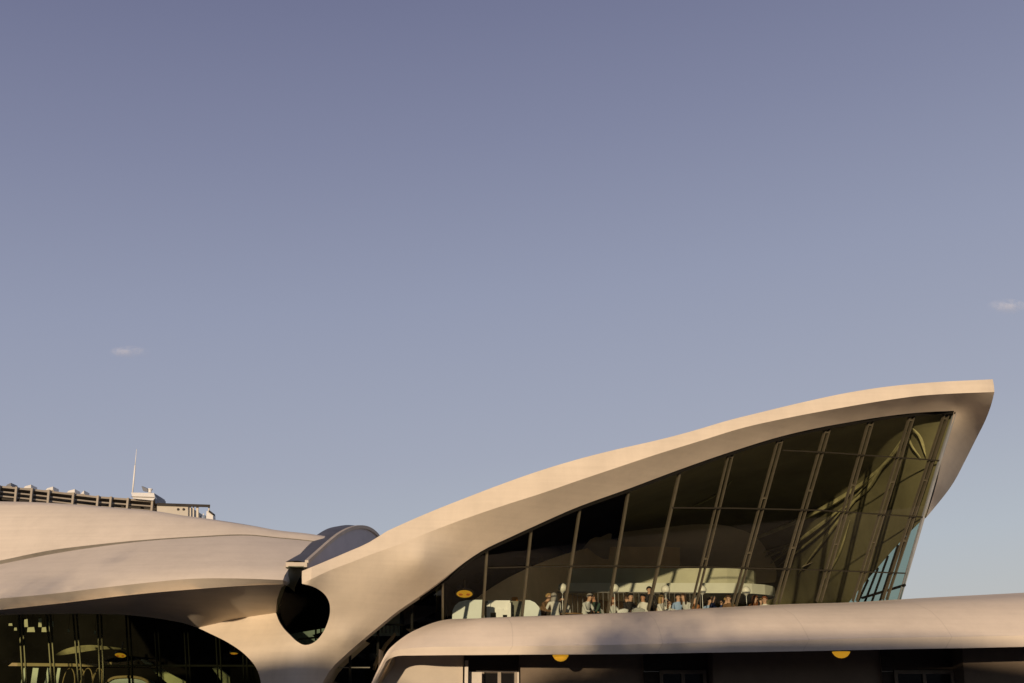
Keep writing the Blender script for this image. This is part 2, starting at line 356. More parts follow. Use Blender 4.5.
# buttress and wing soffit
polyB = catmull(crease, 10)[:-1] + catmull(hole, 40)[:-1] + catmull(low_f, 70)[:-1] + catmull(outer, 20)[:-1] + catmull(inner, 10)[:-1] + catmull(open_top, 80)[:-1] + [(314, 705)] + [(300, 705), (285, 705), (262, 705)] + catmull(arch, 20)[:-1]
bm = field([(a, b) for a, b in polyB], BP, 6)
Yb = Vector((0, 1, 0))
skirt(bm, [BP(a, b) for a, b in catmull(open_top, 80)][44:72], Yb * .6)
skirt(bm, [BP(a, b) for a, b in catmull(open_top, 80)][70:], Yb * 1.9)
skirt(bm, [BP(a, b) for a, b in catmull(crease, 12)], Vector((0, .7, .3)))
skirt(bm, [BP(a, b) for a, b in catmull(outer, 20)], Yb * .9)
skirt(bm, [BP(a, b) for a, b in catmull(hole, 40)], Yb * .25)
skirt(bm, [BP(a, b) for a, b in catmull(arch, 20)], Yb * 1.5)
# the buttress continues to the pavement
foot = [BP(a, 705) for a in (262, 285, 300, 314)]
rows = [foot] + [[p + Vector((dx * k, .25 * k, -(p.z - .13) * k)) for p, dx in zip(foot, (-.7, -.2, .2, .9))] for k in (.3, .65, 1)]
grid(bm, rows); grid(bm, [[r[i] + Vector((0, 2.2, 0)) * j for r in rows] for i in (0,) for j in (0, 1)]); grid(bm, [[r[3] + Vector((0, 2.2, 0)) * j for r in rows] for j in (0, 1)])
part('buttress', bm, 'concrete', angle=50)

# wing roof: front fascia, top sheet and outer side
ft, fl = catmull(top_f, 70), catmull(low_f, 70)
FT = []; FL = []
for (a, b), (c, d) in zip(ft, fl):
    FL.append(BP(c, d)); y = BF(c, d); FT.append(P(a, b, y + .16))
bm = bmesh.new()
grid(bm, [FT, [t.lerp(l, .5) + Vector((0, -.03, 0)) for t, l in zip(FT, FL)], FL])
part('wing_fascia', bm, 'concrete')
bm = bmesh.new()
back1 = [t + Vector((-.25, 5, .1)) for t in FT]; back2 = [t + Vector((-1.6 if t.x > 4 else 0, 12, -.9)) for t in FT]; back3 = [Vector((t.x - (2.5 if t.x > 4 else 0), t.y + 20, max(3, t.z - 4))) for t in FT]
mid = [t.lerp(b, .35) + Vector((0, 0, .05)) for t, b in zip(FT, back1)]
grid(bm, [FT, mid, back1, back2, back3])
ob = [BP(a, b) + Yb * .9 for a, b in catmull(outer, 20)]
grid(bm, [ob, [p + Vector((.05, 4, .2)) for p in ob], [p + Vector((-1.2, 11, -.2)) for p in ob]])
grid(bm, [[FT[-1], FL[-1]], [FT[-1] + Yb * .9, FL[-1] + Yb * .9]])
part('wing_roof', bm, 'roof')

# left shell: soffit
sctrl = [(x, y, 33.95) for x, y in lip_low] + [(x, y, 38.2) for x, y in arch_l[1:]] + [*[(a, b, BF(a, b)) for a, b in catmull(crease, 12)], (277, 602, 35.9), (280, 592, 34.8), (283, 584.3, 33.95)]
SF = RBF(sctrl)
SP = lambda x, y: P(x, y, SF(x, y))
polyA = catmull(lip_low, 40)[:-1] + catmull(hole_left, 10)[:-1] + catmull(crease[::-1], 10)[:-1] + catmull(arch_l, 40)
bm = field(polyA, SP, 6)
skirt(bm, [SP(a, b) for a, b in catmull(arch_l, 40)], Vector((0, .2, 0)))
skirt(bm, [SP(a, b) for a, b in catmull(hole_left, 10)], Vector((0, .5, 0)))
part('arcade_soffit', bm, 'concrete', angle=50)

# left shell: roof skins.  columns along px, rows from the lip to the ridge
cols = np.concatenate([np.linspace(-92, 283, 48)])
lipT = [(-300, 623), (-90, 606), (0, 598.5), (50, 594), (100, 588), (144, 583), (196, 578.6), (240, 578.5), (283, 580)]
seamL = [(-320, 612), (-90, 583), (0, 564.3), (49, 554.6), (98, 546.8), (147, 541), (196, 537.6), (254, 536), (275, 538), (307, 541), (330, 544)]
seamU = [(-320, 604), (-90, 577), (0, 560.5), (49, 550.5), (98, 544.3), (147, 539.6), (196, 536.4), (254, 534.8), (275, 537), (307, 540), (330, 543)]
ridge = [(-320, 508), (-90, 500.5), (0, 501.4), (40, 502.4), (78, 504.7), (120, 508), (156.7, 511.3), (183, 515.5), (210.7, 520), (253.6, 528), (280, 533.3), (308.5, 536.5), (330, 540)]
rowsL = []
rd = lambda c, n: catmull(c, n)
def rowpts(c, Yf): 
    cc = catmull(c, 200); return lambda x: (interp(cc, x)[0], Yf(x))
ylip = lambda x: 33.95
r_low = rowpts(lip_low, ylip); r_top = rowpts(lipT, lambda x: 33.6)
yse = lambda x: float(np.interp(x, [-90, 0, 150, 283], [36.9, 36.9, 36.9, 37.2]))
yri = lambda x: float(np.interp(x, [-90, 0, 150, 283], [39.6, 39.6, 39.0, 38.3]))
r_sl = rowpts(seamL, yse); r_su = rowpts(seamU, lambda x: yse(x) + .25); r_ri = rowpts(ridge, yri)
bm = bmesh.new(); rows = []
lo = [P(x, *r_low(x)) for x in cols]; tp = [P(x, *r_top(x)) for x in cols]; xw = lambda x: -90 + (x + 90) * 402 / 373; xv = lambda x: -90 + (x + 90) * 418 / 373; sl = [P(xw(x), *r_sl(xw(x))) for x in cols]
su = [P(xv(x), *r_su(xv(x))) for x in cols]; ri = [P(xv(x), *r_ri(xv(x))) for x in cols]
mm = lambda A, B, t, h: [a.lerp(b, t) + Vector((0, 0, h)) for a, b in zip(A, B)]
grid(bm, [lo, mm(lo, tp, .5, 0), tp, mm(tp, sl, .05, .07), mm(tp, sl, .2, .12), mm(tp, sl, .5, .12), mm(tp, sl, .8, .06), sl])
# rounded end beside the skylight
e = [r[-1] for r in (lo, tp, mm(tp, sl, .2, .12), mm(tp, sl, .5, .12), sl)]
grid(bm, [e, [p + Vector((.10, .35, -.03)) for p in e], [p + Vector((.12, 1.2, -.1)) for p in e]])
part('main_roof', bm, 'roof', angle=60)
bm = bmesh.new()
dn = Vector((0, .1, -.10)); grid(bm, [[p + Vector((0, -.05, -.03)) for p in sl], [p + dn for p in sl], [p + dn for p in su], su])
part('skylight_strip', bm, 'seam')
bm = bmesh.new()
grid(bm, [su, mm(su, ri, .3, .10), mm(su, ri, .65, .13), mm(su, ri, .85, .10), ri, [p + Vector((0, 4, .25)) for p in ri], [p + Vector((0, 12.5, -1.2)) for p in ri]])
e = [r[-1] for r in (su, mm(su, ri, .65, .13), ri)]
grid(bm, [e, [p + Vector((.3, 2, -.15)) for p in e], [p + Vector((.6, 6, -.8)) for p in e]])
part('upper_roof', bm, 'roof', angle=60)

# skylight vault between the shells
so = [(283, 562.5), (292, 555), (304, 545), (317, 534.8), (328, 528.5), (340, 526), (352, 526.2), (362, 528)]
si = [(306.5, 562.5), (316, 554), (328, 543.3), (340, 534), (351, 528.8), (360, 527.2), (368, 528.8), (376, 534.5), (379.5, 539)]
n = 40
Ys = np.linspace(34.4, 42.5, n)
So = [P(a, b, y + .4) for (a, b), y in zip(catmull(so, n), Ys)]; Si = [P(a, b, y) for (a, b), y in zip(catmull(si, n), Ys)]
sk = bmesh.new()
grid(sk, [So, [a.lerp(b, .33) + Vector((0, 0, .05)) for a, b in zip(So, Si)], [a.lerp(b, .66) + Vector((0, 0, .05)) for a, b in zip(So, Si)], Si])
grid(sk, [So, [p + Vector((-.05, .2, -.35)) for p in So]])
sky_o = part('roof_skylight', sk, 'skylight')
b2 = bmesh.new()
up = [Si[i] + Vector((0, -.05, .03)) for i in range(n)]
for i in range(n-1):
    prism8(b2, [up[i] + Vector((-.04, 0, .03)), up[i] + Vector((.06, 0, .03)), up[i] + Vector((.06, 0, -.08)), up[i] + Vector((-.04, 0, -.08))], [up[i+1] + Vector((-.04, 0, .03)), up[i+1] + Vector((.06, 0, .03)), up[i+1] + Vector((.06, 0, -.08)), up[i+1] + Vector((-.04, 0, -.08))])
q4 = [P(a, b, 34.25) for a, b in ((285.5, 562.3), (307, 562.3), (307, 567), (286, 567))]; prism8(b2, q4, [p + Vector((0, .5, 0)) for p in q4])
link('rim', b2, M['rim'], sky_o, False)
b2 = bmesh.new(); pb = catmull([(307, 570.5)] + [(a, b + 2.5) for a, b in top_f[1:4]] + [(381, 538)], n); grid(b2, [[p + Vector((.02, 0, -.02)) for p in Si], [P(a, b, y + .02) for (a, b), y in zip(pb, Ys)]])
link('side_panel', b2, M['lens'], sky_o, True)

# oval window under the skylight
ow = catmull(hole, 40) + [(302, 571), (304, 566), (286, 566), (284, 575)] + catmull(hole_left, 10)[1:-1]
HF = RBF([(a, b, BF(a, b) + .2) for a, b in catmull(hole, 14)] + [(302, 571, 33.95), (304, 566, 33.95), (286, 566, 34.3)] + [(a, b, y_) for (a, b), y_ in zip(hole_left[:-1], (34.15, 34.9, 36.0))])
hy = lambda x, y: P(x, y, HF(x, y))
bm = field(ow, hy, 7)
owo = part('oval_window', bm, 'glass_hole')
hz = lambda x, y: hy(x, y) + Vector((0, .15, 0)); b2 = bmesh.new(); tube(b2, [hz(298, 639), hz(316, 637)], .03, 6); tube(b2, [hz(315, 629), hz(315, 640)], .03, 6); tube(b2, [hz(320, 627), hz(320, 634)], .025, 6)
link('railing', b2, M['mullion_dark'], owo)
bm = bmesh.new(); q = [(270, 660), (345, 660), (345, 560), (270, 560)]
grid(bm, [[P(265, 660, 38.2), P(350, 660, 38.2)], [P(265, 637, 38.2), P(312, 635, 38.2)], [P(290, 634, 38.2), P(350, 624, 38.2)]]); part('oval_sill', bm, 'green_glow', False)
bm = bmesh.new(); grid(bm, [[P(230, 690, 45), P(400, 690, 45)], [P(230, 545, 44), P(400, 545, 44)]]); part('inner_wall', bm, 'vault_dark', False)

# ------------------------------------------------------------------ canopy
ct = [(352, 730), (360, 712), (371, 684), (380, 664.5), (384, 657), (391.7, 646.5), (406.4, 635), (421, 627.5), (435.7, 622), (450, 619.2), (475, 618.5), (530, 617.4), (600, 614), (660, 610.8), (700, 608.6), (780, 604.5), (850, 602.4), (900, 599.3), (960, 596), (1024, 592.7), (1150, 586), (1350, 575)]
cc_ = [(353, 730.5), (361, 712.4), (372.4, 684.8), (381.7, 665.6), (386.2, 658), (396, 650.5), (412, 648), (430, 647), (450, 646.7), (475, 646.5), (530, 646), (600, 645), (660, 643.7), (700, 642.5), (780, 640.8), (850, 638.6), (900, 637.6), (960, 636.8), (1024, 635.5), (1150, 633), (1350, 628)]
cb = [(355, 731), (363, 713), (374.3, 685.5), (383.6, 667), (388, 660), (398, 656), (414, 655.5), (432, 655.3), (452, 655.1), (477, 655), (530, 654.6), (600, 654.3), (660, 653.6), (700, 652.8), (780, 651.6), (850, 650.2), (900, 649.2), (960, 648.2), (1024, 646.8), (1150, 644), (1350, 640)]
def canY(x): return float(np.interp(x, [352, 384, 420, 500, 700, 1024, 1350], [35.0, 34.5, 34.0, 33.9, 34.1, 34.8, 35.3]))
N = 110
def res(c): 
    xs = np.linspace(0, 1, N); a = catmull(c, 600); b = np.array(a)
    return b
# resample on a common parameter: index through control points
tpar = np.linspace(0, len(cb) - 1, N)
def bypar(c):
    a = np.array(c[:len(cb)] if len(c) == len(cb) else c, float)
    if len(c) != len(cb):               # drop one control point to line the lists up
        a = np.delete(a, 3, axis=0)
    k = np.arange(len(a)); out = []
    for t in tpar:
        i = min(int(t), len(a)-2); u = t - i
        p0 = a[max(i-1, 0)]; p1 = a[i]; p2 = a[i+1]; p3 = a[min(i+2, len(a)-1)]
        m1 = (p2 - p0) / 2; m2 = (p3 - p1) / 2
        out.append((2*u**3-3*u**2+1)*p1 + (u**3-2*u**2+u)*m1 + (-2*u**3+3*u**2)*p2 + (u**3-u**2)*m2)
    return out
A, B, C_ = bypar(ct), bypar(cc_), bypar(cb)
def topY(x, y):
    if x < 440: return float(np.interp(x, [352, 384, 406, 440], [35.0, 34.6, 35.2, gy(440, 620) - .15]))
    if x > 900: return gy(900, 599.3) - .1 + (x - 900) * -.006
    return gy(x, y) - .12
rT = [P(a[0], a[1], topY(*a)) for a in A]; rM = [P(b[0], b[1], canY(b[0])) for b in B]; rB = [P(c[0], c[1], canY(c[0]) + .10) for c in C_]
def arc(t): return math.sin(t * math.pi)
rows = [rT]
for t in (.18, .36, .54, .70, .84, .94):
    s = []
    for a, b, q_ in zip(rT, rM, A):
        w = min(1, abs(a.y - b.y) / 3) * float(np.interp(q_[0], [395, 480], [.05, 1])); s.append(Vector((a.x + (b.x-a.x)*t, a.y + (b.y-a.y)*t, a.z + (b.z-a.z)*t + w*.42*arc(t**1.3))))
    rows.append(s)
rows += [rM, mm(rM, rB, .12, 0), mm(rM, rB, .5, 0), mm(rM, rB, .9, 0), rB]
rin = [p + Vector((0, .35, .07)) for p in rB]; rin2 = [p + Vector((0, 5.6, .35)) if p.z > 2.2 else p + Vector((.1, 1.2, 0)) for p in rB]
rows += [mm(rB, rin, .3, 0.0), rin, rin2]
bm = bmesh.new(); grid(bm, rows)
part('canopy', bm, 'canopy', angle=60)

# wall under the canopy with three recessed entrance bays
WY = lambda x: float(np.interp(x, [370, 470, 600, 1024, 1350], [36.0, 36.2, 36.6, 37.6, 38.2]))
def wp(x, z): 
    p = P(x, 670, WY(x)); return Vector((p.x, p.y, z))
bays = [(463, 519), (643, 712), (880, 962)]
bm = bmesh.new()
edges = [379, 395, 410, 430, 463, None, 519, 560, 600, 643, None, 712, 760, 820, 880, None, 962, 1024, 1150, 1350]
run = []
for e_ in edges + [None]:
    if e_ is None:
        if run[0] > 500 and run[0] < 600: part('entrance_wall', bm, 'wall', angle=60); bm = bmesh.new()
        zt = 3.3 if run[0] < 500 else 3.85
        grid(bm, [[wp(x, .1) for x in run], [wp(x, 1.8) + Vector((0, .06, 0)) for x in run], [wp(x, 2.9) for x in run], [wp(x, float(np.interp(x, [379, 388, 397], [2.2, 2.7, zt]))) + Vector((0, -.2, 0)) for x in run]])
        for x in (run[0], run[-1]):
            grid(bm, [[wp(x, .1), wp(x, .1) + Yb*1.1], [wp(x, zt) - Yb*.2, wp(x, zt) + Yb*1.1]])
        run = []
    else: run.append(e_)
part('entrance_wall', bm, 'wall_shade', angle=60)
for (a, b) in bays:
    q0, q1 = wp(a, 0), wp(b, 0); q0.y += .75; q1.y += .75
    d = Vector(((q1 - q0).x, (q1 - q0).y, 0)); zt = P((a+b)/2, 671.5, WY((a+b)/2) + .75).z
    bm = bmesh.new()
    hh = lambda u, z, o=0: q0 + d*u + Vector((0, o, z))
    grid(bm, [[hh(0, zt), hh(1, zt)], [hh(0, 3.8), hh(1, 3.8)]]); grid(bm, [[hh(0, .1, .02), hh(1, .1, .02)], [hh(0, zt, .02), hh(1, zt, .02)]])
    dp = part('entrance_bay', bm, 'panel', False)
    u0, u1 = (.34, .95) if a == 463 else ((.30, .94) if a == 643 else (.27, .97))
    b2 = bmesh.new()
    for u in (u0, (u0+u1)/2, u1): box_w = .07; bar(b2, hh(u, .13, -.06), hh(u, zt - .02, -.06), .10, .1)
    if a != 463: bar(b2, hh(u0 - .02, zt - .02, -.06), hh(u1 + .02, zt - .02, -.06), .09, .11, Vector((0, 0, 1))); bar(b2, hh(u0, 2.15, -.06), hh(u1, 2.15, -.06), .06, .08, Vector((0, 0, 1)))
    fr = link('door_frame', b2, M['frame_lit' if a == 463 else 'frame_shade'], dp)
    b2 = bmesh.new()
    for s, t in ((u0, (u0+u1)/2), ((u0+u1)/2, u1)):
        grid(b2, [[hh(s, .15, -.03), hh(t, .15, -.03)], [hh(s, zt - .05, -.03), hh(t, zt - .05, -.03)]])
    link('door_glass', b2, M['doorglass'], fr)
    if a == 463:
        b2 = bmesh.new()
        bar(b2, hh(.06, .1, -.7), hh(.06, 3.0, -.7), .10, .1)
        for (ua, ub) in ((.10, .33), (.97, 1.0)): grid(b2, [[hh(ua, .1, -.4), hh(ub, .1, -.4)], [hh(ua, zt - .03, -.4), hh(ub, zt - .03, -.4)]])
        link('jamb', b2, M['doorframe'], dp)

# ------------------------------------------------------------------ gable window
off = lambda p, k: p - Gn * k * (1 if Gn.y > 0 else -1)   # k>0 towards the outside
gpoly = catmull([(442, 580)] + [p for p in open_top[::-1] if p[0] > 442], 60) + [(938.4, 460), (921.5, 517), (897.7, 600)] + [(850, 603), (780, 605), (700, 609.5), (600, 615), (530, 618.5), (475, 619.5), (442, 620.5)]
bm = bmesh.new(); bm.faces.new([bm.verts.new(G(a, b)) for a, b in gpoly])
gw = part('gable_window', bm, 'glass', False)
mull = [((443, 579.5), (443, 620.5)), ((487.5, 550), (483, 619.5)), ((532, 528), (522.5, 618.5)), ((580.5, 510), (564, 616.5)), ((629.5, 490.5), (608.5, 614)), ((681.5, 469), (649, 611.5)), ((732.7, 451), (694, 609.5)), ((782.5, 436), (735, 607.5)), ((830, 425.6), (777.5, 605)), ((873.4, 418), (820, 603)), ((914.5, 413), (856, 602.5)), ((949, 411.5), (886, 601))]
for i, (a, b) in enumerate(mull):
    w = .062 if i > 0 else .05; bm = bmesh.new(); p0, p1 = G(*a), G(*b)
    if i >= 6:                           # paired bars on the taller bays
        for s in (-.07, .07): bar(bm, off(p0, -.09) + hdir*s, off(p1, -.09) + hdir*s, .030, .12, Gn)
        for t in (.04, .36, .68): 
            c = p0.lerp(p1, t); bar(bm, off(c, -.09) - hdir*.07, off(c, -.09) + hdir*.07, .05, .08, Gn)
    else: bar(bm, off(p0, -.09), off(p1, -.09), w, .14, Gn)
    link('mullion', bm, M['mullion'], gw)
trans = [[(487, 567.5), (528, 566.5), (600, 565.5), (690, 566.3), (800, 569), (905, 573)], [(672, 507.5), (740, 508), (820, 510), (924, 517)], [(783, 450), (830, 452.3), (941, 460.5)]]
for t in trans:
    bm = bmesh.new(); pp = [off(G(*q), .02) for q in t]
    for a, b in zip(pp, pp[1:]): bar(bm, a, b, .034, .03, Gn)
    link('transom', bm, M['transom'], gw)
# dark head frame along the roof and right-hand corner post
bm = bmesh.new(); hp = catmull([(a, b + .6) for a, b in [(420, 597), (430, 589)] + [p for p in open_top[::-1] if p[0] >= 442]], 60)
hp = [off(G(*q), .03) for q in hp]
for a, b in zip(hp, hp[1:]): bar(bm, a, b, .10, .12, Gn)
link('head_frame', bm, M['mullion_dark'], gw)
bm = bmesh.new()
cpst = [G(953.5, 411.5), G(938.4, 460), G(921.8, 517), G(897.7, 600)]
for a, b in zip(cpst, cpst[1:]): bar(bm, off(a, .0) + hdir*.05, off(b, .0) + hdir*.05, .07, .10, Gn)
link('corner_post', bm, M['post'], gw)

# side window behind the corner (its sky shows through the gable glass)
e0, e1 = G(953.5, 411.5), G(897.7, 600)
sdir = Vector((-.02, 1, 0)).normalized(); Sn = (e1 - e0).normalized().cross(sdir).normalized()
S = lambda px, py: PP(px, py, e1 + Vector((.03, .03, 0)), Sn)
bm = bmesh.new(); sp_ = [(898, 604), (921, 520), (926, 516), (915, 527), (905, 537), (893, 549), (880, 563), (868, 577), (858, 590), (846, 606)]
sp_ = [(899, 606), (922, 520), (913, 529), (903, 539), (892, 551), (880, 565), (868, 579), (858, 591), (846, 606)]
bm.faces.new([bm.verts.new(S(*q)) for q in sp_]); sw = part('side_window', bm, 'glass_side', False)
for a, b in (((906, 537), (886, 604)), ((898, 545), (879, 604)), ((888, 556), (871, 604)), ((878, 568), (864, 604)), ((868, 580), (857, 604))):
    bm = bmesh.new(); bar(bm, S(*a), S(*b), .07, .05, Vector((1, 0, 0))); link('mullion', bm, M['mullion_dark'], sw)
bm = bmesh.new(); bar(bm, S(862, 598), S(905, 585), .07, .06, Vector((1, 0, 0))); link('transom', bm, M['mullion_dark'], sw)

# interior vault seen through the glass
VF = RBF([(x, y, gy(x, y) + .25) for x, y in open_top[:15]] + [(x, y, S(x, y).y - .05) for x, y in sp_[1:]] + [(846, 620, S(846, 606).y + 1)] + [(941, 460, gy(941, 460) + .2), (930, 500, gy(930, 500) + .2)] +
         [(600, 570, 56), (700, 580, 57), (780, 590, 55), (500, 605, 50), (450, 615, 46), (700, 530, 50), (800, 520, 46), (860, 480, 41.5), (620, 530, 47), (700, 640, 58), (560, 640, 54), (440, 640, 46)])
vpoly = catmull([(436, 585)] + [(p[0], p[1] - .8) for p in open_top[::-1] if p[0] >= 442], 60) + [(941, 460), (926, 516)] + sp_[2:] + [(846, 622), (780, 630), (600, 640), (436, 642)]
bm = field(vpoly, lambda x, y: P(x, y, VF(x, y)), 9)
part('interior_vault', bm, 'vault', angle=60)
# arch wall, and a near-black sheet that paints the unlit part of the vault
aw = catmull([(470, 603), (488, 590), (505, 579.5), (525, 569.5), (555, 557.5), (590, 547.5), (630, 541), (680, 540)], 30)
ay = lambda x: float(np.interp(x, [470, 520, 545, 600, 680], [40.7, 41.3, 43.6, 48.5, 50.5]))
bm = bmesh.new(); grid(bm, [[P(a, b, ay(a)) for a, b in aw], [P(a, (b + 605) / 2, ay(a) - .1) for a, b in aw], [P(a, 640, ay(a) - .1) for a, b in aw]])
part('interior_arch', bm, 'arch_wall')
hp_ = [(444, 581)] + [(a, b + .5) for a, b in open_top[::-1] if 450 < a < 628] + [(626.5, 491), (617.5, 544)] + [q for q in aw[::-1] if q[0] < 614] + [(446, 620)]
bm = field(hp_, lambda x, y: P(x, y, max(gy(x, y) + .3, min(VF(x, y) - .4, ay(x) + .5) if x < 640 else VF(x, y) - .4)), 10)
part('vault_shade_sheet', bm, 'vault_dark')
# sunlight streaks on the vault, put into shape as pale olive tubes
light_streaks = [([(690, 566), (735, 546), (790, 524), (838, 500), (872, 476), (900, 446), (911, 428)], 1.0), ([(730, 567), (775, 553), (812, 532), (842, 508)], .8), ([(798, 574), (818, 548), (842, 516), (862, 492)], .7), ([(760, 572), (800, 540), (836, 512)], .8),
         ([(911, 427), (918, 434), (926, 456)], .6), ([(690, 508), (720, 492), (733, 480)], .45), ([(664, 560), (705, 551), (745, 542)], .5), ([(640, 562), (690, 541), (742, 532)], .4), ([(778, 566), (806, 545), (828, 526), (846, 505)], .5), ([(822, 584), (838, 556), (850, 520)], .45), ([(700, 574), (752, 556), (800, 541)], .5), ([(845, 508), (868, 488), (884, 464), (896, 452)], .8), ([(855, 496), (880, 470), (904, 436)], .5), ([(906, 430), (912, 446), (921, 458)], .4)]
for i, (f, wd) in enumerate(light_streaks):
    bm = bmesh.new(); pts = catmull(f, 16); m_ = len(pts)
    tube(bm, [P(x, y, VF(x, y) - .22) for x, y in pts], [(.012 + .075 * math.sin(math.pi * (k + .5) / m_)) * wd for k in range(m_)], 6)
    part('vault_light_streak', bm, 'streak_parapet')

# ------------------------------------------------------------------ lounge floor, upper balcony
FZ = P(620, 600, 42).z - 1.28
bm = bmesh.new(); grid(bm, [[Vector((-3.2, 37.0, FZ)), Vector((12.6, 40.4, FZ))], [Vector((-3.2, 60, FZ)), Vector((12.6, 60, FZ))]]); part('lounge_floor', bm, 'floor', False)
def pris(poly, z0, z1):
    bm = bmesh.new(); prism8(bm, [Vector((x, y, z0)) for x, y in poly], [Vector((x, y, z1)) for x, y in poly]); return bm
zt, zb = P(700, 583.5, 45.4).z, P(700, 593.5, 45.4).z
xr = P(785, 590, 45.4).x
def tongue(x0, x1, y0, y1):
    r = (y1 - y0) / 2; out = [(x0, y0), (x1 - r, y0)]
    out += [(x1 - r + r*math.sin(a), y0 + r - r*math.cos(a)) for a in np.linspace(.15, math.pi - .15, 10)]
    return out + [(x1 - r, y1), (x0, y1)]
bal = link('upper_balcony', pris(tongue(1.2, xr, 45.2, 49.6), zb, zt), M['parapet'], term)
link('upstand', pris(tongue(1.1, xr - .7, 45.8, 49), zt + .003, P(700, 567, 45.4).z), M['parapet_dim'], bal)
for x in (553, 576, 641, 650, 666, 685, 710, 757):
    bm = bmesh.new(); c = P(x, 600, 47); tube(bm, [(c.x, c.y, FZ), (c.x, c.y, zb - .002)], .09 if x != 641 else .16, 12); link('column', bm, M['parapet'], term, True)
bm = bmesh.new()
pl, pr = P(552, 592, 44.6), P(700, 593, 44.6)
tube(bm, [pl, pr], .025, 6)
for k in range(30):
    c = pl.lerp(pr, k/29); tube(bm, [c, Vector((c.x, c.y, c.z - .9))], .012, 5)
part('rear_railing', bm, 'steel', False)

# ------------------------------------------------------------------ stair window left of the lounge (under the buttress sweep)
swp = [(436, 585), (398, 610), (377, 627), (356, 644.5), (338, 661), (332, 683), (330, 720), (365, 720), (372, 684), (381, 664.5), (392, 647), (407, 635.5), (422, 628), (436, 622.5), (443, 620.5), (443, 580)]
bm = bmesh.new(); bm.faces.new([bm.verts.new(P(a, b, 36.4)) for a, b in swp]); stw = part('stair_window', bm, 'glass', False)
for a, b in (((378, 628), (378, 655)), ((350, 650), (350, 690)), ((412, 601), (412, 634))):
    bm = bmesh.new(); bar(bm, P(*a, 36.5), P(*b, 36.5), .07, .08); link('mullion', bm, M['mullion_dark'], stw)
bm = bmesh.new(); bar(bm, P(338, 667.5, 36.5), P(370, 667.5, 36.5), .022, .03, Vector((0, 0, 1))); link('transom', bm, M['seam'], stw)
bm = bmesh.new(); grid(bm, [[P(320, 720, 46), P(450, 720, 46)], [P(320, 560, 46.5), P(450, 560, 46.5)]]); part('stair_hall_wall', bm, 'vault_dark', False)
bm = bmesh.new(); grid(bm, [[P(366, 636, 44), P(400, 636, 44)], [P(366, 604, 44), P(400, 604, 44)]])
part('stair_landing_panel', bm, mat('sea_green_panel', (.62, .72, .60), .6, noise=.2, nscale=1.5), False)
bm = bmesh.new(); tube(bm, [P(372, 624, 42.5), P(404, 625, 42.5)], .03, 6)
for x in range(374, 404, 4): tube(bm, [P(x, 624.2, 42.5), P(x, 633, 42.5)], .012, 5)
part('landing_railing', bm, 'mullion_dark', False)
bm = bmesh.new(); grid(bm, [[P(404, 626, 41), P(441, 610, 41)], [P(404, 605, 41), P(441, 606, 41)]]); part('landing_wall', bm, 'panel', False)
bm = bmesh.new(); pts = [P(374, 668, 38.5), P(379, 656, 38.7), P(386, 645, 39), (P(394, 636, 39.3))]
for a, b in zip(pts, pts[1:]): bar(bm, a, b, .08, .28)
part('stair_rail', bm, 'tan_beam', False)

# ------------------------------------------------------------------ arcade window on the left
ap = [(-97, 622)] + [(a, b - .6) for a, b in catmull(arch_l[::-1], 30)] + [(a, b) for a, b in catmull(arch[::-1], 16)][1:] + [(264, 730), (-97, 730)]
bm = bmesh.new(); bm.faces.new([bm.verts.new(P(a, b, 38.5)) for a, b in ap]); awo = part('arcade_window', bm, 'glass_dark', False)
for a, b, ytop in ((-38, -32, 617), (-9, -4, 615), (19, 24, 614), (47, 53, 614), (73, 80, 613), (97.5, 101, 613), (126, 130, 615), (154, 159, 618.5), (184, 188, 624), (216, 219, 637), (243, 245, 655)):
    bm = bmesh.new()
    for s in (0, 3.6): bar(bm, P(a + s, ytop, 38.6), P(b + s, 700, 38.6), .035, .08)
    link('mullion', bm, M['mullion' if a < 99 else 'mullion_dark'], awo)
bm = bmesh.new(); bar(bm, P(100, 665.5, 38.6), P(256, 665.8, 38.6), .03, .06, Vector((0, 0, 1))); link('transom', bm, M['mullion_dark'], awo)
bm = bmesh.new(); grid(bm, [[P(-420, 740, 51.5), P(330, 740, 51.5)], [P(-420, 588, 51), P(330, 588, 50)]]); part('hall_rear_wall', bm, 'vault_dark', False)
HZ = 1.9
bm = bmesh.new(); grid(bm, [[Vector((-24, 40, HZ)), Vector((-6.5, 40, HZ))], [Vector((-24, 56, HZ)), Vector((-6.5, 56, HZ))]]); part('hall_floor', bm, 'floor', False)
# curved parapet and bridge inside
pc = [(54, 655.5), (62, 650.5), (75, 646.5), (90, 645), (105, 646.2), (126, 648.5)]; pcl = [(54, 656), (66, 654.5), (80, 652.4), (92, 650.5), (106, 649.3), (126, 649.4)]
bm = bmesh.new(); grid(bm, [[P(a, b, 48) for a, b in catmull(pc, 16)], [P(a, b, 48.2) for a, b in catmull(pcl, 16)]]); part('hall_parapet', bm, 'streak_parapet')
bm = bmesh.new(); prism8(bm, [P(8, 666, 44), P(150, 667, 44), P(150, 664.5, 44), P(12, 662.8, 44)], [p + Yb*1.5 for p in (P(8, 666, 44), P(150, 667, 44), P(150, 664.5, 44), P(12, 662.8, 44))]); part('hall_bridge', bm, 'tan_beam', False)
bm = bmesh.new(); grid(bm, [[P(a, b, 43.4) for a, b in catmull([(96.5, 658.3), (103, 660.6), (110, 662), (118, 662.6), (135, 661)], 12)], [P(a, b, 43.4) for a, b in catmull([(96.5, 658.6), (101, 662.2), (107, 664.2), (116, 665), (135, 664.2)], 12)]]); part('bridge_prow', bm, 'tan_beam')
st = mat('pale_stair_stringer', (.42, .42, .26), .6, noise=.15, nscale=2)
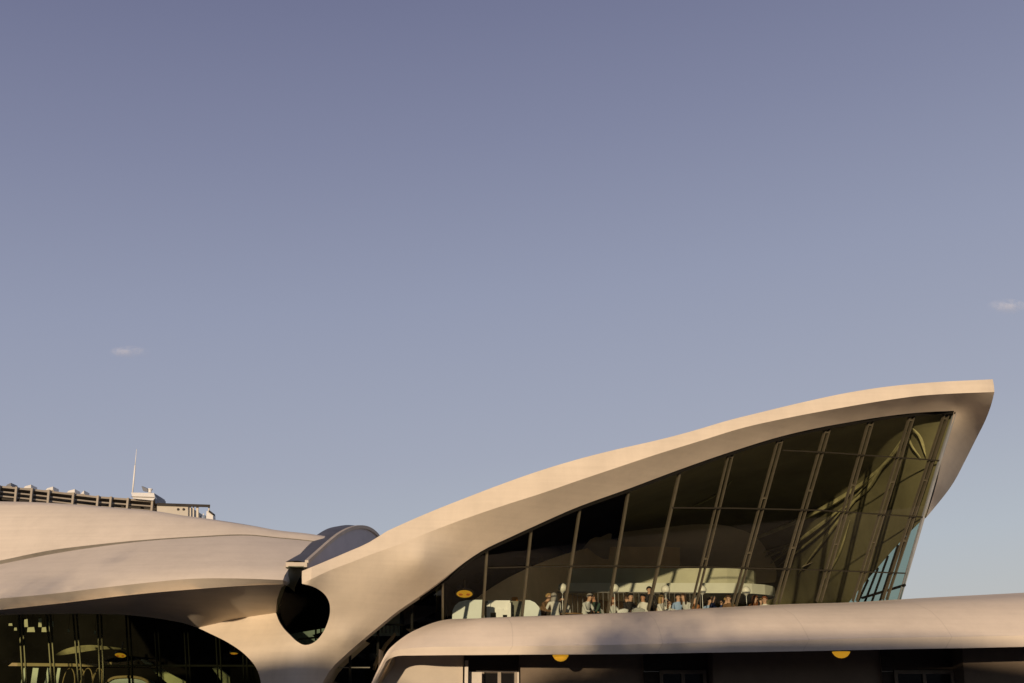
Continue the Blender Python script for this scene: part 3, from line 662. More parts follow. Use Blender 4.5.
for q in ([(140, 659.5), (143, 659.5), (186, 682), (186, 690), (176, 690), (160, 677)], [(212, 668), (217, 667), (238, 684), (238, 690), (226, 690), (220, 679)]):
    bm = bmesh.new(); f0 = [P(a, b, 45) for a, b in q]; prism8(bm, f0, [p + Yb*.3 for p in f0]); part('stair_stringer', bm, st, False)

# ================================================================== things
# round amber ceiling lamps
def lamp(px, py, Y, w, tilt, label, group):
    c = P(px, py, Y); rad = w / 1200 * Y / 2
    t = empty('ceiling_lamp', c, label, 'ceiling lamp', group)
    t.rotation_euler = (R(tilt), 0, 0)
    bm = bmesh.new(); lathe(bm, [(0, -.035), (rad*.6, -.03), (rad*.94, 0), (rad*.94, .03), (0, .03)] if tilt else [(0, -.2), (rad*.35, -.185), (rad*.65, -.14), (rad*.88, -.06), (rad*.94, 0), (rad*.94, .03), (0, .03)], 28); local('lamp_glass', bm, M['amber'], t, True)
    bm = bmesh.new(); lathe(bm, [(rad*.93, -.02), (rad*1.05, -.02), (rad*1.05, .05), (rad*.93, .05)], 28); local('lamp_ring', bm, M['lamp_rim'], t)
    for s in ((-.42, .42) if tilt else ()):
        bm = bmesh.new(); lathe(bm, [(0, -.052), (rad*.2, -.048), (rad*.26, -.026), (0, -.02)], 12, (s*rad, 0, 0)); local('bulb', bm, M['amber_deep'], t, True)
    bm = bmesh.new(); tube(bm, [(0, 0, .04), (0, 0, .5 if tilt else .1)], rad*.08, 6); local('stem', bm, M['lamp_rim'], t)
    return t
lamp(464.5, 593.6, 39.5, 17, -24, 'oval amber ceiling lamp with two red-orange bulbs glowing above the white lounge booth', 'round amber ceiling lamps')
lamp(120.5, 655, 43, 11.5, -24, 'amber ceiling lamp glowing inside the dark arcade window, above the curved bridge prow', 'round amber ceiling lamps')
lamp(560.5, 654.2, 34.6, 17, 0, 'amber lamp half hidden under the canopy, left of the paired dark doors in the middle', 'round amber ceiling lamps')
lamp(841, 651, 35.1, 18.5, 0, 'amber lamp half hidden under the canopy towards the right, beneath the gable window corner', 'round amber ceiling lamps')
lamp(234, 653, 43, 8.5, -12, 'dim amber lamp at the far right end of the dark arcade window', 'round amber ceiling lamps')

# pale booth enclosure
bt = empty('lounge_booth', P(497, 620, 38.9), 'pale mint rounded booth enclosure standing at the left end of the raked gable window', 'booth')
def panel_mesh(px, Y, thick=.25):
    bm = bmesh.new(); f0 = [P(a, b, Y) for a, b in px]; prism8(bm, f0, [p + Yb*thick for p in f0]); return bm
link('side_panel', panel_mesh([(452, 622), (452.5, 611), (455, 605.5), (459, 602), (466, 600.2), (476, 599.8), (483.5, 599.8), (484.5, 622)], 38.6), M['booth'], bt)
link('side_panel', panel_mesh([(523, 622), (523.5, 600), (530, 600.2), (535, 602.5), (539, 607), (541, 612), (541, 622)], 38.9), M['booth'], bt)
bk = link('back_panel', panel_mesh([(484, 622), (484, 601), (524, 601), (524, 622)], 40.2, .12), M['booth_shade'], bt)
bm = bmesh.new()
for a, b in (((488.5, 622), (488.5, 603)), ((509, 622), (509, 603))): bar(bm, P(*a, 39.9), P(*b, 39.9), .12, .2)
for y in (603.6, 609.4): bar(bm, P(488, y, 39.9), P(510, y, 39.9), .07, .2, Vector((0, 0, 1)))
bar(bm, P(499.5, 622, 39.9), P(499.5, 609, 39.9), .22, .2); bar(bm, P(501, 612.5, 39.89), P(508, 612.5, 39.89), .2, .16, Vector((0, 0, 1)))
link('sun_patch', bm, M['white'], bk)  # white bars stand in for a sun patch on the booth back
t = empty('table_lamp', P(514.5, 606, 41.2), 'small table lamp with orange rectangular shade behind the booth', 'table lamp')
bm = bmesh.new(); c = P(514.5, 599.3, 41.2); box(bm, (c.x - .11, c.y - .1, c.z - .07), (c.x + .11, c.y + .1, c.z + .07)); bmesh.ops.bevel(bm, geom=bm.edges[:], offset=.015, segments=1, affect='EDGES'); link('lamp_shade', bm, M['orange'], t)
bm = bmesh.new(); lathe(bm, [(0, FZ - c.z), (.12, FZ - c.z), (.12, FZ - c.z + .03), (.015, FZ - c.z + .05), (.015, -.07), (0, -.07)], 12, c); link('stem', bm, M['steel'], t, True)

# lounge tables, globe lamps, chairs, people
YT = 41.0
def place(px, Y, dz=0): p = P(px, 600, Y); return Vector((p.x, p.y, FZ + dz))
def make_table():
    t = empty('pedestal_table', (0, 0, 0), 'x', 'table')
    bm = bmesh.new(); lathe(bm, [(0, .70), (.40, .70), (.42, .715), (.42, .73), (.40, .74), (0, .74)], 26); local('tabletop', bm, M['wood'], t, True, 40)
    bm = bmesh.new(); lathe(bm, [(.05, .70), (.035, .5), (.035, .2), (.07, .05), (.24, .02), (.26, 0), (0, 0)], 20); local('pedestal', bm, M['white'], t, True, 50)
    return t
def make_lamp():
    t = empty('globe_lamp', (0, 0, 0), 'x', 'globe lamp')
    bm = bmesh.new(); ball(bm, (0, 0, 1.53), .15, 18); g = local('globe', bm, M['globe'], t, True)
    bm = bmesh.new(); lathe(bm, [(0, 0), (.15, 0), (.15, .02), (.014, .04), (.009, 1.36), (.05, 1.38), (.05, 1.41), (0, 1.41)], 14); local('stem', bm, M['white'], t, True, 50)
    return t
def make_chair():
    t = empty('tulip_chair', (0, 0, 0), 'x', 'chair')
    bm = bmesh.new(); rows = []
    for v in np.linspace(0, 1, 12):
        row = []
        for u in np.linspace(-1, 1, 13):
            w = .24 * (1 - .25 * max(0, v - .6))
            if v < .5: y = -.24 + v * .8; z = .44 + .05 * u*u + .03*(v - .3)**2
            else: k = (v - .5) / .5; y = .16 + .10 * k - .10 * u*u*(1 - .3*k); z = .44 + .42 * k**1.1 - .06 * k * u*u
            row.append(Vector((w*u, y, z)))
        rows.append(row)
    grid(bm, rows); bmesh.ops.solidify(bm, geom=bm.faces[:], thickness=.02); local('seat_shell', bm, M['white'], t, True)
    bm = bmesh.new(); lathe(bm, [(0, .44), (.06, .44), (.03, .3), (.035, .12), (.2, .02), (.22, 0), (0, 0)], 18); local('pedestal', bm, M['white'], t, True, 50)
    bm = bmesh.new(); lathe(bm, [(0, .46), (.19, .465), (.205, .48), (.19, .50), (0, .505)], 18, (0, -.02, 0)); local('cushion', bm, M['orange'], t, True)
    return t
def copy_tree(o, parent=None):
    c = o.copy(); col.objects.link(c)
    if parent is not None: c.parent = parent
    for ch in list(o.children): copy_tree(ch, c)
    return c
def scatter(proto, items, group):
    for i, (px, Y, rz, label) in enumerate(items):
        o = proto if i == 0 else copy_tree(proto)
        o.location = place(px, Y); o.rotation_euler.z = R(rz); o['label'] = label; o['group'] = group
scatter(make_lamp(), [
    (562.5, 40.3, 0, 'white globe lamp beside the person in a white cape-like top, leftmost of the globe row'),
    (614.7, 40.5, 0, 'white globe lamp just right of the bald person in the dark green shirt'),
    (666, 40.9, 0, 'white globe lamp between the standing person and the person in the light blue shirt'),
    (702.5, 41.0, 0, 'white globe lamp left of the bald person with the navy top'),
    (746.5, 41.3, 0, 'white globe lamp farthest right, near the end of the upper balcony')], 'globe lamps along the lounge window')
scatter(make_table(), [
    (571, 40.9, 0, 'round table between the person in white and the grey-haired person in a pale shirt'),
    (592, 41.6, 0, 'round table between the grey-haired person and the bald person in green'),
    (634, 41.2, 0, 'round table in front of the dark-dressed person in the middle of the lounge'),
    (660, 41.6, 0, 'round table left of the person in the light blue shirt'),
    (698, 41.8, 0, 'round table under the fourth globe lamp'),
    (740, 41.9, 0, 'round table by the rightmost globe lamp')], 'round tables in the lounge')
scatter(make_chair(), [
    (557, 41.3, 180, 'white shell chair nearest the booth'),
    (608, 40.4, 90, 'white shell chair by the second globe lamp'),
    (621, 40.6, 200, 'white shell chair behind the dark-dressed person, with its back to the window'),
    (638.5, 40.2, 170, 'white shell chair left of the standing person'),
    (671.5, 40.5, 160, 'white shell chair beside the person in light blue, backrest towards the window'),
    (705, 40.7, 190, 'white shell chair under the fourth globe lamp'),
    (721, 40.9, 165, 'white shell chair right of the person in navy'),
    (757, 41.2, 185, 'white shell chair left of the rightmost person'),
    (786, 41.6, 180, 'white shell chair standing alone beyond the rightmost person')], 'white chairs in the lounge')

skin = mat('skin', (.50, .31, .21), .55, noise=.06, nscale=8)
skin2 = mat('tanned_skin', (.42, .22, .13), .55, noise=.06, nscale=8)
eyeM = mat('dark_eye', (.02, .016, .012), .3, noise=.1)
shoeM = mat('shoe_leather', (.03, .025, .02), .5, noise=.1)
def cloth(n, c): return mat(n, c, .85, noise=.12, nscale=5, bump=.2, bscale=30)
trous = cloth('dark_trousers', (.05, .05, .06))
def person_mesh(joints, name):
    """joints: name -> (x,y,z,r); one skin-modifier surface for the whole body"""
    order = list(joints); me = bpy.data.meshes.new(name)
    E = [('pelvis','spine'),('spine','chest'),('chest','neck'),('neck','jaw'),('jaw','head'),('head','crown')]
    for s in 'lr':
        E += [('chest','sh'+s),('sh'+s,'el'+s),('el'+s,'wr'+s),('wr'+s,'pa'+s),('pelvis','hip'+s),('hip'+s,'kn'+s),('kn'+s,'an'+s),('an'+s,'to'+s)]
    idx = {k: i for i, k in enumerate(order)}
    me.from_pydata([joints[k][:3] for k in order], [(idx[a], idx[b]) for a, b in E], [])
    o = bpy.data.objects.new(name, me); col.objects.link(o)
    md = o.modifiers.new('skin', 'SKIN'); md.use_smooth_shade = True
    for i, k in enumerate(order):
        sv = me.skin_vertices[0].data[i]; r = joints[k][3]; sv.radius = r if isinstance(r, tuple) else (r, r); sv.use_root = (k == 'pelvis')
    ss = o.modifiers.new('sub', 'SUBSURF'); ss.levels = 2; ss.render_levels = 2
    bpy.context.view_layer.update()
    ev = o.evaluated_get(bpy.context.evaluated_depsgraph_get()); out = bpy.data.meshes.new_from_object(ev)
    bpy.data.objects.remove(o); return out
def base_joints(lean=0, reach=.0, raise_=False, standing=False):
    J = {}
    if standing:
        J['pelvis'] = (0, 0, .95, (.15, .11)); dz = .45
    else:
        J['pelvis'] = (0, 0, .53, (.16, .13)); dz = 0
    l = lean
    J['spine'] = (0, -.10*l, .75+dz, (.135, .10)); J['chest'] = (0, -.22*l, .98+dz, (.155, .11)); J['neck'] = (0, -.30*l, 1.13+dz, .055)
    J['jaw'] = (0, -.34*l - .015, 1.19+dz, (.062, .075)); J['head'] = (0, -.37*l - .01, 1.27+dz, (.078, .095)); J['crown'] = (0, -.37*l + .005, 1.345+dz, (.06, .07))
    for s, k in ((-1, 'l'), (1, 'r')):
        J['sh'+k] = (s*.185, -.22*l + .01, 1.05+dz, .062)
        if standing:
            J['el'+k] = (s*.25, .02, 1.22, .044); J['wr'+k] = (s*.22, -.14 - reach, 1.05, .031); J['pa'+k] = (s*.2, -.21 - reach, 1.02, (.04, .022))
            J['hip'+k] = (s*.10, 0, .88, .088); J['kn'+k] = (s*.11, -.02, .50, .058); J['an'+k] = (s*.11, .02, .09, .040); J['to'+k] = (s*.12, -.14, .04, .036)
        else:
            up_ = raise_ and s == 1
            J['el'+k] = (s*.25, -.14 - .22*l, .80 if not up_ else .84, .045)
            J['wr'+k] = (s*.17, -.36 - reach, .79, .031) if not up_ else (s*.16, -.30, 1.03, .031)
            J['pa'+k] = (s*.14, -.44 - reach, .785, (.04, .022)) if not up_ else (s*.13, -.30, 1.11, (.04, .022))
            J['hip'+k] = (s*.10, -.03, .52, .092); J['kn'+k] = (s*.12, -.44, .52, .062); J['an'+k] = (s*.12, -.42, .09, .042); J['to'+k] = (s*.13, -.57, .04, .036)
    return J
def finish_person(me, J, mats, standing):
    """fingers, nose, ears and eyes join the body mesh; clothes by region"""
    bm = bmesh.new(); bm.from_mesh(me)
    for f in bm.faces:
        c = f.calc_center_median(); nz = J['neck'][2]
        pl_ = min((c - Vector(J['pa'+k][:3])).length for k in 'lr'); wl = min((c - Vector(J['wr'+k][:3])).length for k in 'lr')
        if c.z > nz - .015 and abs(c.x) < .12: f.material_index = 0
        elif pl_ < .085 and pl_ < wl + .02: f.material_index = 0
        elif c.z < .085: f.material_index = 3
        elif (standing and c.z < .95) or (not standing and (c.z < .60 and (c.y < -.06 or c.z < .47))): f.material_index = 2
        else: f.material_index = 1
    n0 = len(bm.faces); bm.faces.ensure_lookup_table()
    for s, k in ((-1, 'l'), (1, 'r')):
        w = Vector(J['wr'+k][:3]); p = Vector(J['pa'+k][:3]); d = (p - w).normalized(); side = d.cross(Vector((0, 0, 1)))
        if side.length < .3: side = Vector((1, 0, 0))
        side.normalize(); nrm = side.cross(d).normalized()
        if nrm.z < 0: nrm = -nrm
        for q, (o_, ln) in enumerate(((-.028, .062), (-.010, .074), (.009, .070), (.026, .055))):
            a = p + side*o_ + d*.012; b = a + d*ln*.55 - nrm*.006; e_ = b + d*ln*.42 - nrm*.024
            tube(bm, [a, b, e_], [.0095, .0085, .006], 6)
        a = p - side*s*.028 - d*.02; tube(bm, [a, a - side*s*.022 + d*.025 - nrm*.008, a - side*s*.026 + d*.052 - nrm*.02], [.011, .0095, .007], 6)
    h = Vector(J['head'][:3])
    tube(bm, [h + Vector((0, -.085, .012)), h + Vector((0, -.108, -.022)), h + Vector((0, -.088, -.036))], [.008, .015, .009], 6)
    for s in (-1, 1): ball(bm, h + Vector((s*.079, .012, -.012)), .026, 8, (.4, .8, 1.15))
    bm.faces.ensure_lookup_table()
    for f in bm.faces[n0:]: f.material_index = 0; f.smooth = True
    n1 = len(bm.faces)
    for s in (-1, 1): ball(bm, h + Vector((s*.031, -.084, .006)), .0115, 8)
    tube(bm, [h + Vector((-.024, -.078, -.058)), h + Vector((0, -.086, -.060)), h + Vector((.024, -.078, -.058))], .005, 6)
    bm.faces.ensure_lookup_table()
    for f in bm.faces[n1:]: f.material_index = 4
    for f in bm.faces: f.smooth = True
    o = bpy.data.meshes.new('person'); bm.to_mesh(o); bm.free()
    for m_ in mats: o.materials.append(m_)
    return o
def hair_mesh(J, style):
    h = Vector(J['head'][:3]); bm = bmesh.new(); rows = []
    back = -.05 if style == 'short' else -.26
    for v in np.linspace(0, 1, 10):
        row = []
        for u in np.linspace(0, 2*math.pi, 25)[:-1]:
            front = max(0, -math.sin(u)) ; lowz = (.055 if front > .25 else -.02) if style == 'short' else (.05 if front > .45 else back)
            a = v * math.pi/2; z = .105 * math.cos(a); rad = math.sin(a)
            if v > .8: z = z + (lowz - z) * ((v - .8)/.2)
            row.append(h + Vector((.094*rad*math.cos(u), .112*rad*math.sin(u) + .008, z + .01)))
        rows.append(row + [row[0]])
    grid(bm, rows); bmesh.ops.remove_doubles(bm, verts=bm.verts[:], dist=1e-4); bmesh.ops.solidify(bm, geom=bm.faces[:], thickness=.012)
    return bm
HC = {'brown': (.07, .04, .022), 'black': (.015, .013, .012), 'grey': (.32, .31, .29), 'blond': (.36, .24, .10), 'auburn': (.20, .07, .03)}
HM = {k: mat(k + '_hair', v, .6, noise=.3, nscale=20, stretch=(1, 1, .2)) for k, v in HC.items()}
poses = {}
def person(px, Y, rz, pose, shirt, hair, style, label, sk=skin):
    if pose not in poses:
        a = {'sit': dict(lean=.25), 'lean': dict(lean=.75, reach=.04), 'drink': dict(lean=.15, raise_=True), 'stand': dict(standing=True)}[pose]
        J = base_joints(**a); poses[pose] = (J, person_mesh(J, 'person'))
    J, me = poses[pose]
    t = empty('person', place(px, Y), label, 'person', 'people in the lounge', R(rz))
    pm = finish_person(me, J, [sk, shirt, trous, shoeM, eyeM], pose == 'stand')
    b = bpy.data.objects.new('body', pm); col.objects.link(b); b.parent = t
    if hair: local('hair', hair_mesh(J, style), HM[hair], t, True)
    if pose != 'stand':                  # own stool under the sitter
        s = empty('stool', place(px, Y), 'round dark stool under the ' + ' '.join(label.split(' sitting')[0].split()[:11]), 'stool', 'stools in the lounge', R(rz))
        bm = bmesh.new(); lathe(bm, [(0, .38), (.19, .38), (.20, .40), (.19, .43), (0, .435)], 20); local('seat', bm, M['floor'], s, True, 40)
        bm = bmesh.new(); lathe(bm, [(0, .38), (.03, .38), (.03, .06), (.18, .02), (.18, 0), (0, 0)], 16); local('pedestal', bm, M['steel'], s, True, 40)
    return t
white, pale, green, black, blue, navy, brown_, rust = [cloth(n, c) for n, c in (('white_cotton', (.62, .62, .58)), ('pale_shirt', (.50, .52, .50)), ('dark_green_shirt', (.035, .07, .05)), ('black_top', (.018, .017, .017)), ('light_blue_shirt', (.26, .38, .58)), ('navy_top', (.03, .045, .13)), ('brown_jacket', (.14, .08, .04)), ('rust_jumper', (.35, .15, .06)))]
person(541.5, 40.8, 60, 'lean', brown_, 'blond', 'short', 'blond person in a brown jacket sitting right beside the booth')
person(555, 40.4, 200, 'sit', white, 'grey', 'long', 'person with long grey hair and a white top sitting left of the first globe lamp')
person(583, 40.9, 50, 'lean', pale, 'grey', 'short', 'grey-haired person in a pale shirt sitting across from the bald person')
person(600, 41.0, -60, 'lean', green, None, '', 'bald person in a dark green shirt sitting and leaning to the left', skin2)
person(626, 40.9, 30, 'lean', black, 'black', 'short', 'dark-haired person in black sitting right of the second globe lamp')
person(644.5, 41.0, -40, 'sit', white, 'black', 'short', 'dark-haired person in white sitting in front of the standing person', skin2)
person(649.5, 43.0, 10, 'stand', black, 'black', 'short', 'person in black standing behind the sitting guests')
person(677, 40.9, 20, 'sit', blue, 'black', 'short', 'person in a light blue shirt sitting right of the third globe lamp')
person(689, 40.9, -50, 'lean', pale, 'brown', 'long', 'brown-haired person in a pale top sitting between the blue and the navy one')
person(711.5, 41.2, 70, 'drink', navy, None, '', 'bald person in a navy top sitting right of the fourth globe lamp')
person(729.5, 41.4, -30, 'sit', brown_, 'brown', 'short', 'brown-haired person in a brown jacket sitting left of the rightmost globe lamp')
person(748.5, 41.6, 40, 'lean', rust, 'auburn', 'long', 'auburn-haired person in a rust jumper sitting under the rightmost globe lamp')
person(634.5, 41.6, -70, 'lean', pale, 'brown', 'short', 'brown-haired person in a pale shirt between the one in black and the one in white')
person(660, 41.4, 60, 'drink', white, 'blond', 'long', 'blond person in white sitting left of the third globe lamp')
person(697.5, 41.7, -80, 'sit', rust, 'grey', 'short', 'grey-haired person in rust sitting left of the fourth globe lamp')
person(719, 41.9, 75, 'lean', green, 'blond', 'short', 'blond person in a dark green shirt sitting right of the navy-clad one')
person(570, 41.9, -65, 'lean', white, 'black', 'short', 'black-haired person in white sitting just right of the first globe lamp')
person(611, 42.2, 40, 'sit', pale, 'auburn', 'long', 'auburn-haired person in a pale top sitting beside the second globe lamp')
person(668.5, 42.3, -45, 'sit', brown_, 'grey', 'short', 'grey-haired person in a brown jacket sitting behind the third globe lamp')
person(705, 42.4, 30, 'lean', blue, 'brown', 'short', 'brown-haired person in light blue sitting behind the fourth globe lamp')
person(757, 42.5, 65, 'sit', black, 'blond', 'short', 'blond person in black sitting between the auburn-haired pair on the right')
person(765, 41.8, -20, 'sit', white, 'auburn', 'short', 'auburn-haired person in white sitting farthest right')

# ------------------------------------------------------------------ things in the arcade hall
def hoop_chair(px, Y, rz, label):
    t = empty('hoop_chair', P(px, 700, Y), label, 'chair', 'hoop-backed chairs in the arcade hall', R(rz)); t.location.z = HZ
    bm = bmesh.new(); lathe(bm, [(0, .43), (.2, .43), (.21, .455), (.2, .47), (0, .475)], 18); local('seat', bm, M['wood'], t, True, 40)
    bm = bmesh.new(); tube(bm, [(.2*math.cos(a) * 1.0, .17 + .05*math.sin(a), .46 + .62*math.sin(a)) for a in np.linspace(0, math.pi, 14)], .02, 6); local('backrest', bm, M['tan_beam'], t, True)
    for sx in (-1, 1):
        for sy in (-1, 1):
            bm = bmesh.new(); tube(bm, [(sx*.14, sy*.14, .44), (sx*.19, sy*.19, 0)], .015, 6); local('leg', bm, M['steel'], t, True)
for i, (px, rz) in enumerate(((67, 20), (74, -15), (84, 10), (92, -20), (97, 25))):
    hoop_chair(px, 42.2 + .3*(i % 2), rz, ['pale hoop-backed chair next to the slatted screen', 'pale hoop-backed chair, second from the slatted screen', 'pale hoop-backed chair in the middle of the row', 'pale hoop-backed chair, second from the display case', 'pale hoop-backed chair nearest the display case'][i])
t = empty('slatted_screen', P(40, 700, 41.2), 'screen of four leaning white slats standing behind the arcade glass under the bridge', 'screen'); 
for (a, b, w) in (((21, 692), (25.5, 668), .10), ((32.5, 692), (36, 668), .19), ((45, 692), (49.3, 668), .11), ((55.5, 692), (59.3, 668), .10)):
    bm = bmesh.new(); p0, p1 = P(*a, 41.2), P(*b, 41.2); p0 = p1 + (p0 - p1) * ((p1.z - HZ) / (p1.z - p0.z)); bar(bm, p0, p1, w, .05); link('slat', bm, M['white'], t)
t = empty('display_case', P(125, 700, 41.5), 'blue-grey display case with pale arched rim low in the arcade window', 'display case')
dc = catmull([(104, 690), (107, 682), (112, 678.5), (122, 677), (134, 677.2), (143, 679), (150, 684), (153, 692)], 20)
bm = bmesh.new(); f0 = [P(a, b, 41.5) for a, b in dc]; f0 = [Vector((f0[0].x, f0[0].y, HZ))] + f0 + [Vector((f0[-1].x, f0[-1].y, HZ))]; prism8(bm, f0, [p + Yb*.8 for p in f0]); link('case', bm, M['blue'], t)
bm = bmesh.new(); tube(bm, [P(a, b, 41.45) for a, b in dc], .05, 8); link('rim', bm, M['tan_beam'], t, True)
# pale boards added in place of sunlit scraps high in the hall
for i, (a, b, w, h, lab) in enumerate(((10.5, 624.5, 4, 2.5, 'leftmost, a small flat one'), (15.5, 629, 3, 3, 'low small one beside the leftmost'), (26, 623, 4, 8, 'tall one above a square one'), (31, 629.5, 8, 5, 'square one, widest of all'), (40, 622.5, 3.5, 9, 'tall thin one in the middle'), (44, 629.5, 5, 5, 'square one under the tall middle one'), (48.3, 627, 2.5, 9, 'narrow leaning one'), (53, 624, 1.6, 6, 'thinnest, rightmost of the cluster'), (68.5, 630.5, 1.8, 3.5, 'tiny one hanging apart on the right'), (95, 632.5, 2.2, 4, 'small one right of the mullion pair'))):
    t = empty('sun_patch_board', P(a, b, 43), 'pale board added for a sunlit patch high behind the arcade glass: ' + lab, 'panel', 'pale sun patch boards in the arcade hall')
    bm = bmesh.new(); f0 = [P(a - w/2, b + h/2, 43), P(a + w/2, b + h/2, 43), P(a + w*.38, b - h/2, 43), P(a - w*.42, b - h*.42, 43)]; prism8(bm, f0, [p + Yb*.03 for p in f0]); link('added_board', bm, st, t)
    bm = bmesh.new(); c = P(a, b - h*.45, 43.0); tube(bm, [c, c + Vector((0, 0, .6))], .006, 5); link('added_board_cord', bm, M['mullion_dark'], t)

# ------------------------------------------------------------------ roofscape far behind on the left
bb = empty('background_building', Vector((-34, 88, 0)), 'tan roof parapet with posts and dark plant deck rising behind the left roof shell', 'building')
def zc(px, py, Y=86): return P(px, py, Y).z
ZT = zc(0, 486); 
ltop = lambda x: float(np.interp(x, [-60, 0, 50, 100, 155], [479, 486, 490.5, 496.5, 500.5]))
BYa = lambda x: 86 + x * .03
Q = lambda x, y, o=0: P(x, y, BYa(x) + o)
def strip(name, x0, x1, y0, y1, d, m, o=0, n=8, parent=bb):
    bm = bmesh.new(); xs = np.linspace(x0, x1, n)
    rows = [[Q(x, ltop(x) + y0, o) for x in xs], [Q(x, ltop(x) + y1, o) for x in xs]]
    grid(bm, rows); grid(bm, [[p + Yb*d for p in r] for r in rows]); grid(bm, [rows[0], [p + Yb*d for p in rows[0]]]); grid(bm, [rows[1], [p + Yb*d for p in rows[1]]])
    return link(name, bm, M[m], parent)
strip('coping', -260, 155, 0, 1.9, 1.2, 'bg_tan'); strip('rail', -260, 155, 5.2, 6.6, .5, 'bg_tan', .1); strip('rail', -260, 155, 9.6, 11, .5, 'bg_tan', .1)
strip('plant_deck', -260, 157, 1.5, 40, 8, 'bg_gap', 1.4)
strip('pipe', -260, 150, 3, 4.2, .3, 'bg_tan', 1.0); strip('pipe', -260, 120, 7.6, 8.4, .3, 'bg_grey', .9)
for x in (-230, -200, -170, -140, -112, -88, -64, -42, -20, -2, 15.5, 31, 48, 72.5, 97, 110, 127, 151.5):
    bm = bmesh.new(); bar(bm, Q(x + 1.2, ltop(x) - .5, -.12), Q(x - .8, ltop(x) + 20, -.12), .15, .2); link('post', bm, M['bg_tan'], bb)
bm = bmesh.new(); f0 = [Q(157, 504.5, -.5), Q(188, 505.5, -.5), Q(188, 530, -.5), Q(157, 530, -.5)]; prism8(bm, f0, [p + Yb*6 for p in f0]); cw = link('cream_wall', bm, M['bg_cream'], bb)
bm = bmesh.new(); bar(bm, Q(157, 504.3, -.55), Q(210, 506, -.55), .10, .2, Vector((0, 0, 1))); link('coping', bm, M['bg_gap'], bb)
bm = bmesh.new()
for x in (178, 183.5): c = Q(x, 509.3, -.52); ball(bm, c, .1, 8, (1, .4, 1))
link('vent', bm, M['bg_gap'], cw)
for x in (190.5, 193.5, 197.5, 209):
    bm = bmesh.new(); bar(bm, Q(x, 506, -.3), Q(x, 530, -.3), .09 if x != 197.5 else .16, .12); link('post', bm, M['bg_cream'], bb)
ph = empty('rooftop_penthouse', Q(143, 500, 0), 'white boxy rooftop penthouse with sloping sides beside the mast', 'rooftop unit')
bm = bmesh.new(); f0 = [Q(131, 492.5, -.4), Q(154, 493, -.4), Q(155, 498, -.4), Q(153, 500.5, -.4), Q(133, 498.5, -.4)]; prism8(bm, f0, [p + Yb*3 for p in f0]); link('housing', bm, M['bg_white'], ph)
bm = bmesh.new(); f0 = [Q(154.2, 493.3, -.38), Q(158.5, 497, .4), Q(158.8, 503.5, .4), Q(155.2, 503, -.38)]; prism8(bm, f0, [p + Yb*2 for p in f0]); link('side_wall', bm, M['bg_grey'], ph)
bm = bmesh.new(); bar(bm, Q(131, 496.6, -.44), Q(154, 497.3, -.44), .05, .05, Vector((0, 0, 1))); link('trim', bm, M['bg_tan'], ph)
ds = empty('satellite_dish', Q(145, 492, 0), 'dark tilted dish on the white rooftop penthouse', 'dish')
bm = bmesh.new(); v = [Q(141.5, 486, 0), Q(147, 488.5, 0), Q(147.5, 491.6, 0), Q(143, 491, 0)]; prism8(bm, v, [p + Vector((.1, .25, 0)) for p in v]); link('reflector', bm, M['bg_grey'], ds)
bm = bmesh.new(); bar(bm, Q(147, 489.5, .1), Q(149.5, 492.5, .1), .07, .07); link('arm', bm, M['bg_white'], ds)
vn = empty('roof_vent', Q(150, 492.6, 0), 'small pale vent pipe right of the dish', 'vent')
bm = bmesh.new(); c = Q(149.8, 492.8, .2); lathe(bm, [(0, 0), (.13, 0), (.13, .22), (.2, .22), (.2, .30), (0, .33)], 12, c); link('pipe', bm, M['bg_white'], vn, True, 40)
am = empty('antenna_mast', Q(132.5, 493, .2), 'thin white antenna mast rising from the roof behind the left shell', 'antenna')
b0 = Q(132.5, 493, .2); tz = P(136.5, 449, b0.y).z
bm = bmesh.new(); tube(bm, [b0, Vector((b0.x, b0.y, b0.z + (tz - b0.z)*.62))], .06, 8); link('pole', bm, M['bg_white'], am, True)
bm = bmesh.new(); tube(bm, [Vector((b0.x, b0.y, b0.z + (tz - b0.z)*.62)), Vector((b0.x, b0.y, tz))], [.03, .018], 8); link('tip', bm, M['bg_white'], am, True)
for i, (x, y, w, h, lab) in enumerate(((8, 484, 6, 4, 'leftmost of the row, greyish'), (27, 484.2, 8, 3.2, 'second from the left'), (49, 486.3, 8, 3.4, 'third from the left'), (70.5, 488.3, 8.5, 3.4, 'fourth, brightest one'), (82, 491, 4, 3, 'small last one on the right'))):
    t = empty('rooftop_unit', Q(x, y, .3), 'white air handling unit sitting on the parapet: ' + lab, 'rooftop unit', 'white units along the roof parapet')
    bm = bmesh.new(); yb = ltop(x) + .5; f0 = [Q(x - w/2, yb, .3), Q(x + w/2, yb, .3), Q(x + w/2, yb - 4.4, .3), Q(x - w/2 + 2.0, yb - 2.6, .3)]; prism8(bm, f0, [p + Yb*1.2 for p in f0]); link('housing', bm, M['bg_white' if i else 'bg_grey'], t)
    bm = bmesh.new(); bar(bm, Q(x - w/2 - .4, yb - .2, .26), Q(x + w/2 + .8, yb - .2, .26), .10, .1, Vector((0, 0, 1))); link('base', bm, M['bg_tan'], t)
eq = empty('rooftop_fan', Q(210, 518, -.3), 'small white rooftop fan housing with black hood at the end of the cream wall', 'rooftop unit')
bm = bmesh.new(); f0 = [Q(206, 521, -.4), Q(213, 521, -.4), Q(213, 514, -.4), Q(209, 510.5, -.4), Q(206.5, 511, -.4)]; prism8(bm, f0, [p + Yb*.8 for p in f0]); link('housing', bm, M['bg_white'], eq)
